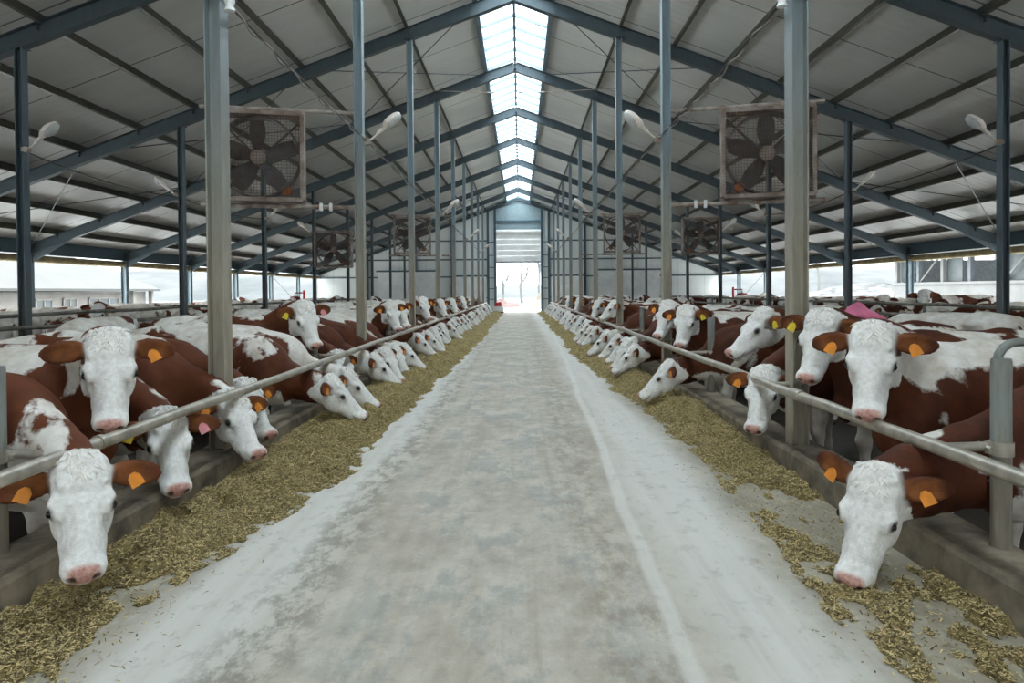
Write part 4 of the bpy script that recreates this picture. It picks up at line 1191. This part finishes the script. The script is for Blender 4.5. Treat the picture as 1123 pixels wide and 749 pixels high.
# near right, front to back
right(EATN, 3.55, 'nearest right cow with its white head down at the floor', 12, .505, 0., (O, O), 0, 2, -.02)
right(UP, 4.42, 'right cow with large raised white face and both orange ears spread', 13, .58, .1, (O, O), 1, 0, .08)
right(UPB, 5.5, 'right cow with raised white face in front of the nearest tall post', 14, .58, 0, (None, Y_), 2, 2, -.18)
right(LOWC, 6.3, 'right cow with lowered white face under the rail by the nearest tall post', 15, .58, 0, (None, O), 0, 0, .05)
right(UPS, 6.88, 'right cow with raised head in three-quarter profile and a yellow ear tag', 16, .57, .1, (Y_, O), 1, 0, -.29)
right(EAT, 8.6, 'right cow eating in profile, foremost of the heads on the right feed heap', 17, .56, 0, (O, O), 2, 0, .1)
right(UP, 9.45, 'right cow with raised white face just left of the second short post', 18, .55, 0, (Y_, O), 0, 0)
right(UPB, 10.35, 'right cow looking out from behind the raised face by the second short post', 19, .5, .1, (O, O), 1, 0)
right(EAT, 11.2, 'right cow eating in profile, second of the heads on the right feed heap', 20, .56, 0, (O, O), 2, 0, .1)
# the rest of both feeding rows
r = random.Random(77)
def bayname(y):
    n = sum(1 for f in FR if f < y)              # posts already passed
    return n
def fill(side, y, y1, up_at=(), skip=0):
    cnt = {2: 1} if side == 'right' else {}; s = side
    for_ = left if s == 'left' else right
    i = 0
    while y < y1:
        n = bayname(y); cnt[n] = cnt.get(n, 0)+1
        near = y < 19; u = any(abs(y-q) < .42 for q in up_at)
        if u: p = UPS if (near and s == 'right') else (UPB if near else FUP)
        else: p = r.choice((EAT, EATB, EAT)) if near else r.choice((FEAT, FEATB, FEAT))
        lab = f'{ORD[cnt[n]-1]} cow past the {ORD[n-1]} tall post on the {s} rail, {"head raised" if u else "head down on the feed"}'
        for_(p, y, lab, r.uniform(1, 60), r.uniform(.50, .57) if s == 'right' else r.uniform(.48, .55), r.uniform(0, .4) if s == 'left' else r.uniform(0, .2), (O, O) if near or y < 30 else (None, None), int(r.uniform(0, 3)) if near else None, r.uniform(-4, 4), 0 if u else r.uniform(-.02, .2), r.uniform(.96, 1.02))
        y += r.uniform(.74, .86); i += 1
fill('left', 11.3, 44.5, (12.8, 13.6, 16.9, 20.4, 24.9, 29))
fill('right', 12.0, 45.5, (15.7, 19.9, 26.0, 31))
# cows loose in the pens behind
def pen(side, row, x, y, ang, proto, seed=None, lab=None, bias=None, z=None):
    s = -1 if side == 'left' else 1
    fl = s > 0
    return cow(proto, s*x, y, ang if s < 0 else 180-ang, lab, f'cows in the {row} of the {side} pen', seed if seed is not None else r.uniform(1, 90), bias if bias is not None else r.uniform(.40, .50) if s < 0 else r.uniform(.43, .53), r.uniform(.05, .4) if s < 0 else r.uniform(0, .25), (O, O) if y < 18 else (None, None), None, r.uniform(.95, 1.03), fl, z)
ROWS = [('second row', 5.7, 5.6, 1.5, (75, 100, -80, 60, 110, -100)), ('cubicle row', 10.2, 6.2, 1.25, (178, 3, 175, -4, 185, 0)), ('outer row', 12.9, 7.5, 1.35, (0, 185, 170, 10, 176))]
for side in ('left', 'right'):
    for row, x, y, st, angs in ROWS:
        k = 0
        while y < (38 if row != 'second row' else 44):
            far = y > 17
            if side == 'right' and row == 'outer row' and 17.3 < y < 19.5: y = 19.6
            a = r.choice(angs); p = r.choice((FST, FST, FUP)) if far else r.choice((STAND, STAND, REST, TURN) if row != 'second row' else (STAND, REST, STAND))
            xx = x+r.uniform(-.25, .25)
            if abs(abs(xx)-XM) < 1.3 and any(abs(y-f) < .5 for f in FR): y += .6
            pos = f'{ORD[k] if k < 12 else str(k+1)+"th"} cow from the camera in the {row} of the {side} pen'
            pen(side, row, xx, y, a, p, None, pos)
            step = st*r.uniform(.9, 1.25)*(2.0 if row == 'second row' else 1.)
            y += step if not far else step*1.15; k += 1
bc = pen('right', 'outer row', 12.1, 18.4, 4, UP, 31, 'cow with raised white face in the right outer row against the far pale barn', .52); bc.scale = (1.1, -1.1, 1.1)
c = MB(); c.add(*PINK); o = c.build('pink_cloth', simple('pink_fabric', (.62, .16, .27), .85, 0, .2, 9), None, True)
o.location = (3.55, 6.87, 1.19); o.modifiers.new('thick', 'SOLIDIFY').thickness = .012
tag(o, 'crumpled pink cloth lying on a cow behind the wide-eared right cow', 'cloth')
